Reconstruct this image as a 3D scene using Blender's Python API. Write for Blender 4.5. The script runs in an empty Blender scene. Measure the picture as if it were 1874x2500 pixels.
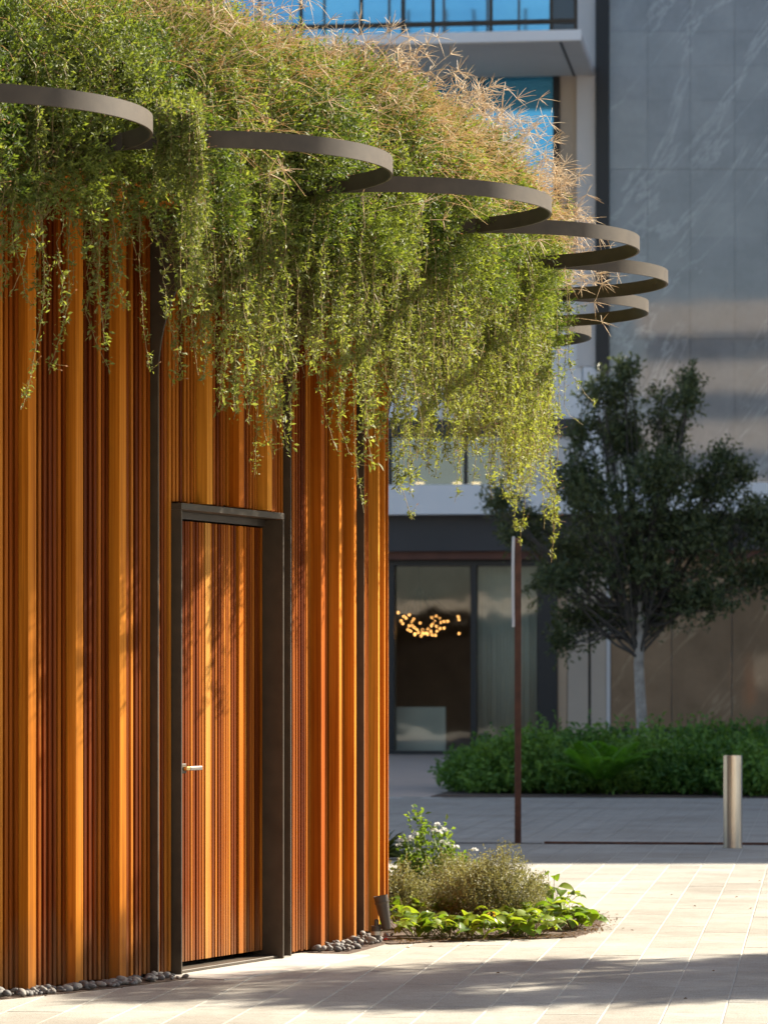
import bpy, bmesh, math, random
import numpy as np
from mathutils import Vector, Matrix
R_ = math.radians
rng = np.random.default_rng(7)
random.seed(7)
sc = bpy.context.scene
C = sc.collection

# ------------------------------------------------------------------ camera, sky, sun, exposure
FPX, CU, VH, HC = 8775.0, 937.0, 1680.0, 1.5      # focal length, centre and horizon in photo pixels; eye height
K = 1874 / 1658
cam_d = bpy.data.cameras.new('camera')
cam = bpy.data.objects.new('camera', cam_d); C.objects.link(cam)
cam.location = (0, 0, HC); cam.rotation_euler = (R_(90), 0, 0)
cam_d.sensor_fit = 'HORIZONTAL'; cam_d.sensor_width = 24.0
cam_d.lens = FPX / 1874 * 24
cam_d.shift_y = (VH - 1250) / 1874
cam_d.clip_start = 0.5; cam_d.clip_end = 2000
cam_d.dof.use_dof = True; cam_d.dof.focus_distance = 19.0; cam_d.dof.aperture_fstop = 5.0
sc.camera = cam
SUN_AZ, SUN_EL = R_(53.0), R_(33.5)               # azimuth clockwise from +Y
sun_vec = Vector((math.sin(SUN_AZ) * math.cos(SUN_EL), math.cos(SUN_AZ) * math.cos(SUN_EL), math.sin(SUN_EL)))
w = bpy.data.worlds.new('World'); sc.world = w; w.use_nodes = True
nt = w.node_tree; bg = nt.nodes['Background']
sky = nt.nodes.new('ShaderNodeTexSky'); sky.sky_type = 'NISHITA'; sky.sun_disc = False
sky.sun_elevation = SUN_EL; sky.sun_rotation = SUN_AZ
sky.air_density = 1.0; sky.dust_density = 2.0; sky.ozone_density = 1.0
nt.links.new(sky.outputs[0], bg.inputs[0]); bg.inputs[1].default_value = 0.060
sun_d = bpy.data.lights.new('sun', 'SUN'); sun_d.energy = 5.0; sun_d.angle = R_(0.5); sun_d.color = (1.0, 0.90, 0.74)
sun = bpy.data.objects.new('sun', sun_d); C.objects.link(sun)
sun.rotation_euler = sun_vec.to_track_quat('Z', 'Y').to_euler(); sun.location = sun_vec * 60
sc.view_settings.view_transform = 'Standard'; sc.view_settings.look = 'None'
sc.view_settings.gamma = 1; sc.view_settings.use_curve_mapping = False
sc.view_settings.exposure = 1.70
sc.render.engine = 'CYCLES'
sc.cycles.use_denoising = True
sc.cycles.max_bounces = 10; sc.cycles.diffuse_bounces = 5; sc.cycles.glossy_bounces = 4
sc.cycles.transmission_bounces = 6; sc.cycles.transparent_max_bounces = 12
sc.cycles.sample_clamp_indirect = 6

# ------------------------------------------------------------------ helpers
def ray(dx, dy):
    return (dx * K - CU) / FPX, -(dy * K - VH) / FPX
def at(dx, dy, Z):
    a, b = ray(dx, dy)
    return Vector((a * Z, Z, HC + b * Z))
def tag(o, label=None, cat=None, group=None, kind=None):
    if label: o['label'] = label
    if cat: o['category'] = cat
    if group: o['group'] = group
    if kind: o['kind'] = kind
    return o
def link(name, me, parent=None, loc=None, rot=None, mat=None):
    o = bpy.data.objects.new(name, me); C.objects.link(o)
    if mat is not None and me is not None and not me.materials: me.materials.append(mat)
    if parent is not None: o.parent = parent
    if loc is not None: o.location = loc
    if rot is not None: o.rotation_euler = rot
    return o
def empty(name, loc=(0, 0, 0), rz=0.0):
    o = bpy.data.objects.new(name, None); C.objects.link(o)
    o.location = loc; o.rotation_euler = (0, 0, rz); o.empty_display_size = 0.2
    return o
def box_mesh(x0, x1, y0, y1, z0, z1, mat=None, bevel=0.0):
    bm = bmesh.new()
    vs = [bm.verts.new((x, y, z)) for z in (z0, z1) for (x, y) in ((x0, y0), (x1, y0), (x1, y1), (x0, y1))]
    for q in ((3, 2, 1, 0), (4, 5, 6, 7), (0, 1, 5, 4), (1, 2, 6, 5), (2, 3, 7, 6), (3, 0, 4, 7)):
        bm.faces.new([vs[i] for i in q])
    if bevel > 0:
        bmesh.ops.bevel(bm, geom=bm.edges[:], offset=bevel, segments=1, affect='EDGES')
    me = bpy.data.meshes.new('m'); bm.to_mesh(me); bm.free()
    if mat: me.materials.append(mat)
    return me
def np_mesh(name, verts, faces, mat, attrs=None, smooth=False):
    """faces: (n,k) int array"""
    me = bpy.data.meshes.new(name)
    nv, nf, k = len(verts), len(faces), faces.shape[1]
    me.vertices.add(nv); me.loops.add(nf * k); me.polygons.add(nf)
    me.vertices.foreach_set('co', np.ascontiguousarray(verts, dtype=np.float32).ravel())
    me.loops.foreach_set('vertex_index', np.ascontiguousarray(faces, dtype=np.int32).ravel())
    me.polygons.foreach_set('loop_start', np.arange(0, nf * k, k, dtype=np.int32))
    if smooth: me.polygons.foreach_set('use_smooth', np.ones(nf, dtype=bool))
    if attrs:
        for an, av in attrs.items():
            at_ = me.attributes.new(an, 'FLOAT', 'POINT'); at_.data.foreach_set('value', np.ascontiguousarray(av, dtype=np.float32))
    me.update(calc_edges=True); me.validate()
    if mat: me.materials.append(mat)
    return me
def unit(a): return a / np.maximum(np.linalg.norm(a, axis=-1, keepdims=True), 1e-9)
def rand_dirs(n): return unit(rng.normal(size=(n, 3)))
def leaf_mesh(name, P, D, N, L, W, var, mat, fold=0.18):
    n = len(P); D = unit(D); S = unit(np.cross(D, N)); N2 = np.cross(S, D)
    L = L[:, None]; W = W[:, None]
    v = np.empty((n, 4, 3))
    v[:, 0] = P
    mid = P + D * L * 0.55
    v[:, 1] = mid + S * W * 0.5 + N2 * W * fold
    v[:, 2] = P + D * L - N2 * L * 0.06
    v[:, 3] = mid - S * W * 0.5 + N2 * W * fold
    b = (np.arange(n) * 4)[:, None]
    f = np.concatenate([b + [0, 1, 2], b + [0, 2, 3]], axis=1).reshape(-1, 3)
    return np_mesh(name, v.reshape(-1, 3), f, mat, {'var': np.repeat(var, 4)})
def tubes(name, pts, rad, mat, var=None, sides=3):
    """pts (S,P,3), rad (S,P)"""
    S, P, _ = pts.shape
    T = np.gradient(pts, axis=1); T = unit(T)
    ref = np.where(np.abs(T[..., 2:3]) > 0.9, np.array([1.0, 0, 0]), np.array([0, 0, 1.0]))
    A = unit(np.cross(T, ref)); B = np.cross(T, A)
    ang = np.arange(sides) / sides * 2 * np.pi
    ring = (A[:, :, None, :] * np.cos(ang)[None, None, :, None] + B[:, :, None, :] * np.sin(ang)[None, None, :, None])
    v = pts[:, :, None, :] + ring * rad[:, :, None, None]
    idx = np.arange(S * P * sides).reshape(S, P, sides)
    a = idx[:, :-1]; b = idx[:, 1:]
    f = np.stack([a, np.roll(a, -1, 2), np.roll(b, -1, 2), b], axis=-1).reshape(-1, 4)
    at_ = None
    if var is not None: at_ = {'var': np.repeat(var, P * sides)}
    return np_mesh(name, v.reshape(-1, 3), f, mat, at_, smooth=True)

# ------------------------------------------------------------------ materials
def new_mat(name):
    m = bpy.data.materials.new(name); m.use_nodes = True
    return m, m.node_tree, m.node_tree.nodes['Principled BSDF']
def N(t, typ, **kw):
    n = t.nodes.new(typ)
    for k, v in kw.items(): setattr(n, k, v)
    return n
def ramp(t, stops):
    r = t.nodes.new('ShaderNodeValToRGB'); e = r.color_ramp.elements
    while len(e) < len(stops): e.new(0.5)
    for el, (p, c) in zip(e, stops): el.position = p; el.color = (*c, 1)
    return r
def coords(t, scale=(1, 1, 1), kind='Object', rnd=0.0):
    tc = N(t, 'ShaderNodeTexCoord'); mp = N(t, 'ShaderNodeMapping'); mp.inputs['Scale'].default_value = scale
    if kind == 'Position':
        g = N(t, 'ShaderNodeNewGeometry'); t.links.new(g.outputs['Position'], mp.inputs['Vector'])
    else:
        t.links.new(tc.outputs[kind], mp.inputs['Vector'])
    if rnd:
        oi = N(t, 'ShaderNodeObjectInfo'); mu = N(t, 'ShaderNodeMath', operation='MULTIPLY'); mu.inputs[1].default_value = rnd
        t.links.new(oi.outputs['Random'], mu.inputs[0]); t.links.new(mu.outputs[0], mp.inputs['Location'])
    return mp
def noise(t, vec, scale, detail=4, rough=0.55, dist=0.0):
    n = N(t, 'ShaderNodeTexNoise'); n.inputs['Scale'].default_value = scale; n.inputs['Detail'].default_value = detail
    n.inputs['Roughness'].default_value = rough; n.inputs['Distortion'].default_value = dist
    t.links.new(vec.outputs[0], n.inputs['Vector']); return n
def bump(t, bsdf, h, strength, dist=0.005):
    b = N(t, 'ShaderNodeBump'); b.inputs['Strength'].default_value = strength; b.inputs['Distance'].default_value = dist
    t.links.new(h, b.inputs['Height']); t.links.new(b.outputs[0], bsdf.inputs['Normal'])
def mixc(t, fac, a, b, typ='MIX'):
    m = N(t, 'ShaderNodeMix', data_type='RGBA', blend_type=typ)
    for sock, v in ((m.inputs[0], fac), (m.inputs[6], a), (m.inputs[7], b)):
        if isinstance(v, (int, float)): sock.default_value = v
        elif isinstance(v, tuple): sock.default_value = (*v, 1)
        else: t.links.new(v, sock)
    return m.outputs[2]
def plain(name, col, rough=0.6, metal=0.0, var=0.15, scale=3.0, spec=0.5, bmp=0.0):
    m, t, b = new_mat(name)
    mp = coords(t); n = noise(t, mp, scale, 5)
    d = tuple(c * (1 - var) for c in col); l = tuple(min(1, c * (1 + var)) for c in col)
    r = ramp(t, [(0.3, d), (0.7, l)]); t.links.new(n.outputs[0], r.inputs[0])
    t.links.new(r.outputs[0], b.inputs['Base Color'])
    b.inputs['Roughness'].default_value = rough; b.inputs['Metallic'].default_value = metal
    b.inputs['Specular IOR Level'].default_value = spec
    if bmp: bump(t, b, n.outputs[0], bmp)
    return m
def wood(name, stops, rnd=40.0):
    m, t, b = new_mat(name)
    oi = N(t, 'ShaderNodeObjectInfo')
    mp = coords(t, (40, 40, 0.5), 'Object', rnd)
    g = noise(t, mp, 2.0, 4, 0.55, 0.15)
    mp2 = coords(t, (3, 3, 0.55), 'Object', rnd * 3)
    g2 = noise(t, mp2, 1.3, 3, 0.5, 0.4)
    ad = N(t, 'ShaderNodeMath', operation='MULTIPLY_ADD'); ad.inputs[1].default_value = 0.75
    t.links.new(g2.outputs[0], ad.inputs[0]); t.links.new(oi.outputs['Random'], ad.inputs[2])
    sb = N(t, 'ShaderNodeMath', operation='SUBTRACT'); sb.inputs[1].default_value = 0.37; t.links.new(ad.outputs[0], sb.inputs[0])
    r = ramp(t, stops); t.links.new(sb.outputs[0], r.inputs[0])
    gr = ramp(t, [(0.30, (0.60, 0.50, 0.43)), (0.6, (1, 1, 1))]); t.links.new(g.outputs[0], gr.inputs[0])
    c = mixc(t, 1.0, r.outputs[0], gr.outputs[0], 'MULTIPLY')
    # knots and weather streaks
    mp3 = coords(t, (6, 6, 1.1), 'Object', rnd * 7); v = N(t, 'ShaderNodeTexVoronoi'); v.inputs['Scale'].default_value = 0.9
    t.links.new(mp3.outputs[0], v.inputs['Vector'])
    kr = ramp(t, [(0.0, (0.22, 0.12, 0.08)), (0.07, (1, 1, 1))]); t.links.new(v.outputs['Distance'], kr.inputs[0])
    c = mixc(t, 0.8, c, kr.outputs[0], 'MULTIPLY')
    # greyed, splashed wood towards the ground and darker water streaks
    gp = N(t, 'ShaderNodeNewGeometry'); sx = N(t, 'ShaderNodeSeparateXYZ'); t.links.new(gp.outputs['Position'], sx.inputs[0])
    mp4 = coords(t, (9, 9, 1.6), 'Position'); n4 = noise(t, mp4, 1.5, 4, .6)
    ws = N(t, 'ShaderNodeMath', operation='MULTIPLY_ADD'); ws.inputs[1].default_value = 0.75; t.links.new(n4.outputs[0], ws.inputs[0])
    mz = N(t, 'ShaderNodeMath', operation='MULTIPLY'); mz.inputs[1].default_value = -1.0; t.links.new(sx.outputs['Z'], mz.inputs[0]); t.links.new(mz.outputs[0], ws.inputs[2])
    wr_ = ramp(t, [(0.0, (0, 0, 0)), (0.42, (1, 1, 1))]); t.links.new(ws.outputs[0], wr_.inputs[0])
    wb = N(t, 'ShaderNodeRGBToBW'); t.links.new(wr_.outputs[0], wb.inputs[0])
    wm = N(t, 'ShaderNodeMath', operation='MULTIPLY'); wm.inputs[1].default_value = 0.55; t.links.new(wb.outputs[0], wm.inputs[0])
    c = mixc(t, wm.outputs[0], c, (0.20, 0.115, 0.055))
    mp5 = coords(t, (7, 7, .25), 'Position'); n5 = noise(t, mp5, 1.2, 3, .5); sr_ = ramp(t, [(.30, (.66, .58, .52)), (.5, (1, 1, 1))]); t.links.new(n5.outputs[0], sr_.inputs[0])
    c = mixc(t, .8, c, sr_.outputs[0], 'MULTIPLY')
    t.links.new(c, b.inputs['Base Color']); b.inputs['Roughness'].default_value = 0.5
    b.inputs['Specular IOR Level'].default_value = 0.07
    bump(t, b, g.outputs[0], 0.08, 0.001)
    return m
def leaf_mat(name, dark, light, trans=0.45, rough=0.58, tcol=None):
    m, t, b = new_mat(name)
    a = N(t, 'ShaderNodeAttribute', attribute_name='var')
    r = ramp(t, [(0.0, dark), (1.0, light)]); t.links.new(a.outputs['Fac'], r.inputs[0])
    t.links.new(r.outputs[0], b.inputs['Base Color']); b.inputs['Roughness'].default_value = rough
    b.inputs['Specular IOR Level'].default_value = 0.28
    tr = N(t, 'ShaderNodeBsdfTranslucent'); mx = N(t, 'ShaderNodeMixShader'); mx.inputs[0].default_value = trans
    tc = mixc(t, 1.0, r.outputs[0], tcol or (1.5, 1.5, 0.6), 'MULTIPLY'); t.links.new(tc, tr.inputs[0])
    t.links.new(b.outputs[0], mx.inputs[1]); t.links.new(tr.outputs[0], mx.inputs[2])
    t.links.new(mx.outputs[0], t.nodes['Material Output'].inputs[0])
    return m
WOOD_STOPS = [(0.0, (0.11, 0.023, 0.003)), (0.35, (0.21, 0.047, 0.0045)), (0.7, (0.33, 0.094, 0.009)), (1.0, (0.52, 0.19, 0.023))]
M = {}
M['slat'] = wood('shade-toned cedar slat wood', WOOD_STOPS)  # tones darkened so the colour holds the shade of the recessed slats
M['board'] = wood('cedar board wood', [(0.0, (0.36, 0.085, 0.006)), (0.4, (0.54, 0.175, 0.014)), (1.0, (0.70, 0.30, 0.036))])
M['pale_board'] = wood('pale cedar board', [(0.0, (0.54, 0.25, 0.05)), (1.0, (0.64, 0.34, 0.085))])
M['bronze'] = plain('bronze painted steel', (0.062, 0.048, 0.033), 0.52, 0.1, 0.2, 9, .35)
M['bronze_dark'] = plain('dark bronze steel', (0.045, 0.034, 0.025), 0.5, 0.1, 0.15, 5)
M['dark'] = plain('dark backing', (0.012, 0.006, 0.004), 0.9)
M['steel'] = plain('brushed steel', (0.34, 0.31, 0.28), 0.38, 1.0, 0.08, 8)
M['brass'] = plain('brass cylinder', (0.7, 0.5, 0.2), 0.3, 1.0, 0.08, 8)
def stone_paver():
    m, t, b = new_mat('pale granite paver')
    mp = coords(t, (1, 1, 1), 'Position')
    n1 = noise(t, mp, 110, 3, 0.75); n2 = noise(t, mp, 1.6, 4, 0.6); n3 = noise(t, mp, 14, 4, 0.6)
    r1 = ramp(t, [(0.34, (0.26, 0.248, 0.218)), (0.5, (0.42, 0.407, 0.362)), (0.68, (0.54, 0.525, 0.47))]); t.links.new(n1.outputs[0], r1.inputs[0])
    r2 = ramp(t, [(0.3, (0.80, 0.78, 0.76)), (0.65, (1, 1, 1))]); t.links.new(n2.outputs[0], r2.inputs[0])
    r3 = ramp(t, [(0.3, (0.86, 0.85, 0.83)), (0.55, (1, 1, 1))]); t.links.new(n3.outputs[0], r3.inputs[0])
    oi = N(t, 'ShaderNodeObjectInfo'); r4 = ramp(t, [(0, (0.84, 0.82, 0.80)), (1, (1, 1, 1))]); t.links.new(oi.outputs['Random'], r4.inputs[0])
    vg = N(t, 'ShaderNodeTexVoronoi'); vg.inputs['Scale'].default_value = 2.3; t.links.new(mp.outputs[0], vg.inputs['Vector'])
    gr_ = ramp(t, [(0.0, (.42, .40, .38)), (.022, (.55, .53, .5)), (.03, (1, 1, 1))]); t.links.new(vg.outputs['Distance'], gr_.inputs[0])
    n6 = noise(t, mp, .55, 5, .65, .6); r6 = ramp(t, [(.34, (.74, .71, .68)), (.52, (1, 1, 1))]); t.links.new(n6.outputs[0], r6.inputs[0])
    c = mixc(t, 1, r1.outputs[0], r2.outputs[0], 'MULTIPLY'); c = mixc(t, .55, c, gr_.outputs[0], 'MULTIPLY'); c = mixc(t, .8, c, r6.outputs[0], 'MULTIPLY'); c = mixc(t, 1, c, r3.outputs[0], 'MULTIPLY'); c = mixc(t, 1, c, r4.outputs[0], 'MULTIPLY')
    t.links.new(c, b.inputs['Base Color']); b.inputs['Roughness'].default_value = 0.75; b.inputs['Specular IOR Level'].default_value = 0.3
    bump(t, b, n1.outputs[0], 0.25, 0.002)
    return m
M['paver'] = stone_paver()
M['mortar'] = plain('pale sand mortar', (0.48, 0.46, 0.41), 0.9, 0, 0.12, 30)
M['concrete'] = plain('pale concrete apron', (0.42, 0.39, 0.35), 0.8, 0, 0.1, 8, bmp=0.1)
M['soil'] = plain('brown mulch', (0.075, 0.045, 0.028), 0.95, 0, 0.5, 40, bmp=0.8)
M['pebble'] = plain('grey river pebble', (0.145, 0.137, 0.128), 0.75, 0, 0.3, 9)
M['corten'] = plain('rusted corten steel', (0.11, 0.042, 0.022), 0.75, 0, 0.35, 12)
M['white'] = plain('off white metal', (0.62, 0.62, 0.62), 0.5, 0, 0.04, 2)
M['leaf_trail'] = leaf_mat('trailing leaf', (0.075, 0.105, 0.024), (0.23, 0.25, 0.075), 0.42)
M['leaf_mound'] = leaf_mat('mound leaf', (0.055, 0.095, 0.016), (0.21, 0.245, 0.05), 0.42)
M['stem'] = leaf_mat('trailing stem', (0.20, 0.16, 0.06), (0.30, 0.22, 0.10), 0.2)
M['bud'] = leaf_mat('seed tips', (0.22, 0.12, 0.06), (0.42, 0.27, 0.17), 0.25, tcol=(1.2, 1.0, 0.8))
M['dry'] = leaf_mat('dry grass', (0.52, 0.30, 0.12), (0.74, 0.62, 0.36), 0.35, 0.6, tcol=(1.2, 1.1, 0.8))
M['seed'] = leaf_mat('straw seed head', (0.62, 0.46, 0.28), (0.78, 0.68, 0.50), 0.3, 0.6, tcol=(1.1, 1.0, 0.9))

# ------------------------------------------------------------------ ground
CX, CY = -9.1792, 23.0693                          # centre of the round pavilion
RW, RS, RB = 9.2138, 9.157, 9.090                  # board face, slat face, backing
RC, RR, T0, DT = 10.0756, 0.8925, math.degrees(0.8035), math.degrees(0.1697)
HR, BR = 4.0636, 0.0792                            # ring top and band height
def pol(r, deg, z=0.0):
    a = R_(deg); return Vector((CX + r * math.sin(a), CY - r * math.cos(a), z))

ground = link('plaza_ground', np_mesh('g', np.array([[-700, -700, -0.03], [700, -700, -0.03], [700, 900, -0.03], [-700, 900, -0.03]], float), np.array([[0, 1, 2, 3]]), plain('grey street asphalt', (0.10, 0.098, 0.095), .9, 0, .15, .6)))
tag(ground, kind='structure')
bedding = link('paver_bedding', np_mesh('pb', np.array([[-14, 8, -0.004], [16, 8, -0.004], [16, 50.5, -0.004], [-14, 50.5, -0.004]], float), np.array([[0, 1, 2, 3]]), M['mortar']), ground)
PA = R_(6.9); ca, sa = math.cos(PA), math.sin(PA)
PW, PL, L0 = 0.2755, 0.92, -0.984
pav_me = box_mesh(-PW / 2 + 0.004, PW / 2 - 0.004, -PL / 2 + 0.0005, PL / 2 - 0.0005, -0.025, 0.0, M['paver'], 0.0015)
npav = 0
rest = []
for i in range(-40, 60):
    l = L0 + (i + 0.5) * PW
    off = random.random() * PL
    for j in range(-2, 70):
        mm = 13.0 + j * PL + off
        x = l * ca + mm * sa; y = -l * sa + mm * ca
        half = CU / FPX * y
        if y > 49.3: continue
        if math.hypot(x - CX, y - CY) < 9.05: continue
        if y < 32.0 and -half - 0.35 < x < half + 0.35 and y > 15.3:
            zz = 0.0 + random.uniform(-0.0012, 0.0008)
            link('paver', pav_me, ground, (x, y, zz), (0, 0, -PA)); npav += 1
        elif -half * 1.5 - 1.5 < x < half * 1.5 + 1.5:
            rest.append((x, y))
rest = np.array(rest)
bx = np.array([[-PW / 2 + .004, -PL / 2 + .0005], [PW / 2 - .004, -PL / 2 + .0005], [PW / 2 - .004, PL / 2 - .0005], [-PW / 2 + .004, PL / 2 - .0005]])
rb = np.stack([bx[:, 0] * ca + bx[:, 1] * sa, -bx[:, 0] * sa + bx[:, 1] * ca], 1)
vv = np.zeros((len(rest), 4, 3)); vv[:, :, :2] = rest[:, None] + rb[None]; vv[:, :, 2] = rng.uniform(-0.0012, 0.0006, len(rest))[:, None]
pf = link('paver_field', np_mesh('pf', vv.reshape(-1, 3), np.arange(len(rest) * 4).reshape(-1, 4), M['paver']), ground)
tag(pf, kind='stuff')
print('pavers', npav, len(rest))

def arc_sheet(name, r0, r1, d0, d1, z0, z1, mat, parent=None, n=40):
    """solid annular sector"""
    vs, fs = [], []
    for i in range(n + 1):
        d = d0 + (d1 - d0) * i / n
        for (r, z) in ((r0, z0), (r1, z0), (r1, z1), (r0, z1)): vs.append(pol(r, d, z))
    for i in range(n):
        a, b = i * 4, i * 4 + 4
        for q in range(4): fs.append([a + q, b + q, b + (q + 1) % 4, a + (q + 1) % 4][::-1])
    fs.append([0, 1, 2, 3][::-1]); fs.append([n * 4 + q for q in range(4)])
    me = bpy.data.meshes.new(name); me.from_pydata([tuple(v) for v in vs], [], fs)
    bm = bmesh.new(); bm.from_mesh(me); bmesh.ops.recalc_face_normals(bm, faces=bm.faces[:]); bm.to_mesh(me); bm.free()
    me.materials.append(mat)
    return link(name, me, parent)

# pebble strip round the foot of the pavilion
def pebble_mesh(seed):
    r = random.Random(seed); bm = bmesh.new(); bmesh.ops.create_icosphere(bm, subdivisions=2, radius=1.0)
    ax = Vector((1.0, r.uniform(.62, .8), r.uniform(.38, .55)))
    ph = [r.uniform(0, 6.28) for _ in range(3)]
    for v in bm.verts:
        k = 1 + .07 * math.sin(2.2 * v.co.x + ph[0]) + .06 * math.sin(2.5 * v.co.y + ph[1])
        v.co = Vector((v.co.x * ax.x, v.co.y * ax.y, v.co.z * ax.z)) * k
    for f in bm.faces: f.smooth = True
    me = bpy.data.meshes.new('pebble'); bm.to_mesh(me); bm.free()
    m = bpy.data.materials[M['pebble'].name]; me.materials.append(m); return me
pm = [pebble_mesh(s) for s in range(5)]
def pebble_mat_var():
    t = M['pebble'].node_tree; b = t.nodes['Principled BSDF']
    src = b.inputs['Base Color'].links[0].from_socket
    oi = N(t, 'ShaderNodeObjectInfo'); r = ramp(t, [(0, (0.55, 0.55, 0.58)), (0.5, (0.95, 0.95, 0.95)), (1, (1.6, 1.52, 1.4))]); t.links.new(oi.outputs['Random'], r.inputs[0])
    t.links.new(mixc(t, 1, src, r.outputs[0], 'MULTIPLY'), b.inputs['Base Color'])
pebble_mat_var()
bed = arc_sheet('pebble_bed', 9.0, 9.36, 49.0, 61.1, -0.004, 0.004, M['soil'], n=30); tag(bed, kind='structure')
bed2 = arc_sheet('pebble_bed', 9.0, 9.41, 72.0, 80.6, -0.004, 0.004, M['soil'], n=24); tag(bed2, kind='structure')
def scatter_pebbles(par, d0, d1, r0f, r1, n, zmax):
    for _ in range(n):
        d = random.uniform(d0, d1); r = random.uniform(r0f, r1); s = random.choice((random.uniform(0.012, 0.022), random.uniform(0.02, 0.036)))
        p = pol(r, d, 0.008 + s * 0.25 + random.random() ** 2 * zmax)
        o = link('pebble', random.choice(pm), par, p, (random.uniform(-.5, .5), random.uniform(-.4, .4), random.uniform(0, 6.3)))
        o.scale = (s, s, s)
scatter_pebbles(bed, 51.2, 60.9, 9.20, 9.345, 150, 0.012)
scatter_pebbles(bed2, 72.6, 80.3, 9.19, 9.38, 100, 0.03)
apron = arc_sheet('door_apron', 9.0, 9.56, 61.0, 72.1, -0.004, 0.005, M['concrete'], n=30); tag(apron, kind='structure')

# ------------------------------------------------------------------ the round pavilion
pav = empty('garden_pavilion', (CX, CY, 0))
tag(pav, 'round cedar-slatted pavilion with bronze rings and overhanging planted roof', 'pavilion')
def pchild(name, me, loc, rz=0.0, mat=None, parent=None):
    par = parent or pav
    o = link(name, me, par, None, (0, 0, rz), mat)
    o.location = Vector(loc) - Vector((CX, CY, 0)) if parent is None else loc
    return o
TOPZ = 3.97
# backing drum (closed) and roof
def drum_mesh(r, z0, z1, n=180, mat=None):
    bm = bmesh.new()
    bmesh.ops.create_cone(bm, cap_ends=True, segments=n, radius1=r, radius2=r, depth=z1 - z0)
    for v in bm.verts: v.co.z += (z0 + z1) / 2
    me = bpy.data.meshes.new('drum'); bm.to_mesh(me); bm.free(); me.materials.append(mat); return me
DOOR_C = 65.70; DOOR_R = 9.10 * math.cos(R_(3.05))
def drum_with_niche():
    # wall core as a ring of flat facets; stops short at the doorway so the door leaf can sit back
    vs, fs = [], []
    degs = list(np.arange(-110, 250, 2.0))
    ds = []
    n = 180
    for i in range(n):
        d = i * 2.0
        ds.append(d)
    for d in ds:
        r = RB if not (61.5 < d < 70.5) else 8.90
        p = pol(r, d) - Vector((CX, CY, 0)); vs += [(p.x, p.y, 0.035), (p.x, p.y, TOPZ)]
    for i in range(n):
        a, b = 2 * i, 2 * ((i + 1) % n); fs.append((a, b, b + 1, a + 1))
    fs.append(tuple(range(1, 2 * n, 2))); 
    me = bpy.data.meshes.new('core'); me.from_pydata(vs, [], fs)
    bm = bmesh.new(); bm.from_mesh(me); bmesh.ops.recalc_face_normals(bm, faces=bm.faces[:]); bm.to_mesh(me); bm.free()
    me.materials.append(M['dark']); return me
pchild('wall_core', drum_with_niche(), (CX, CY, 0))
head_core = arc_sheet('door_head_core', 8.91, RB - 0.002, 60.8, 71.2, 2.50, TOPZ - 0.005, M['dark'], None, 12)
head_core.parent = pav; head_core.matrix_parent_inverse = Matrix.Translation((-CX, -CY, 0))

# slats and boards: three boards in each bay between two fins
SW = 0.0215
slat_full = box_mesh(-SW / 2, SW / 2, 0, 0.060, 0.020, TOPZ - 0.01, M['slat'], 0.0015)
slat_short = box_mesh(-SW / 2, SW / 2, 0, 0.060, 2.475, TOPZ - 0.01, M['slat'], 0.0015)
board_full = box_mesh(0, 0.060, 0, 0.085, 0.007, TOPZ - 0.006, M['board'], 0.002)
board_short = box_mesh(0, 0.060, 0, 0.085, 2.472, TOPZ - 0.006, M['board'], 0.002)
fins = [T0 + (i + 0.5) * DT for i in range(-2, 6)]
DEG = 180 / math.pi
FR0, FR1 = 61.90, 69.50       # outer limits of the door frame, in degrees
nsl = 0
for f0 in fins[:-1]:
    marks = [f0 + 2.9, f0 + 5.15, f0 + 7.4]
    for b in marks:
        short = FR0 - 0.5 < b < FR1 + 0.05
        if b < 46.5 or b > 96: continue
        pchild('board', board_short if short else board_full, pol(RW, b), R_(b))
    edges = [f0 + 0.05] + marks + [f0 + DT - 0.05]
    for g in range(4):
        lo = edges[g] + (0.06 / RW * DEG if g else 0.0); hi = edges[g + 1]
        n = max(1, round((hi - lo) / 0.2475))
        for i in range(n):
            d = lo + (hi - lo) * (i + 0.5) / n
            if d < 47.0 or d > 94: continue
            short = FR0 - 0.03 < d < FR1 + 0.05
            me = slat_short if short else slat_full
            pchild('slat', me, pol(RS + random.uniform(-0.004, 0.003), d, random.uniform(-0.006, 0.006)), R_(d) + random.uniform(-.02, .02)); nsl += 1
print('slats', nsl)
# fins: flat steel plates that sweep out to carry the rings
def fin_mesh():
    th = 0.006
    prof = [(-0.05, 0.0), (0.042, 0.0), (0.042, 3.10)]
    for i in range(1, 15):
        q = i / 14 * 0.985; prof.append((0.042 + 0.82 * (1 - math.sqrt(1 - q * q)), 3.10 + 0.875 * q))
    prof += [(0.90, 3.985), (-0.05, 3.985)]
    bm = bmesh.new()
    a = [bm.verts.new((-th, -p[0], p[1])) for p in prof]; b = [bm.verts.new((th, -p[0], p[1])) for p in prof]
    bm.faces.new(a); bm.faces.new(b[::-1])
    for i in range(len(prof)):
        j = (i + 1) % len(prof); bm.faces.new((a[j], a[i], b[i], b[j]))
    bmesh.ops.recalc_face_normals(bm, faces=bm.faces[:])
    me = bpy.data.meshes.new('fin'); bm.to_mesh(me); bm.free(); me.materials.append(M['bronze']); return me
fm = fin_mesh()
for f in [T0 + (i + 0.5) * DT for i in range(-3, 8)]:
    pchild('fin', fm, pol(RS, f, 0.01), R_(f))
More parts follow.
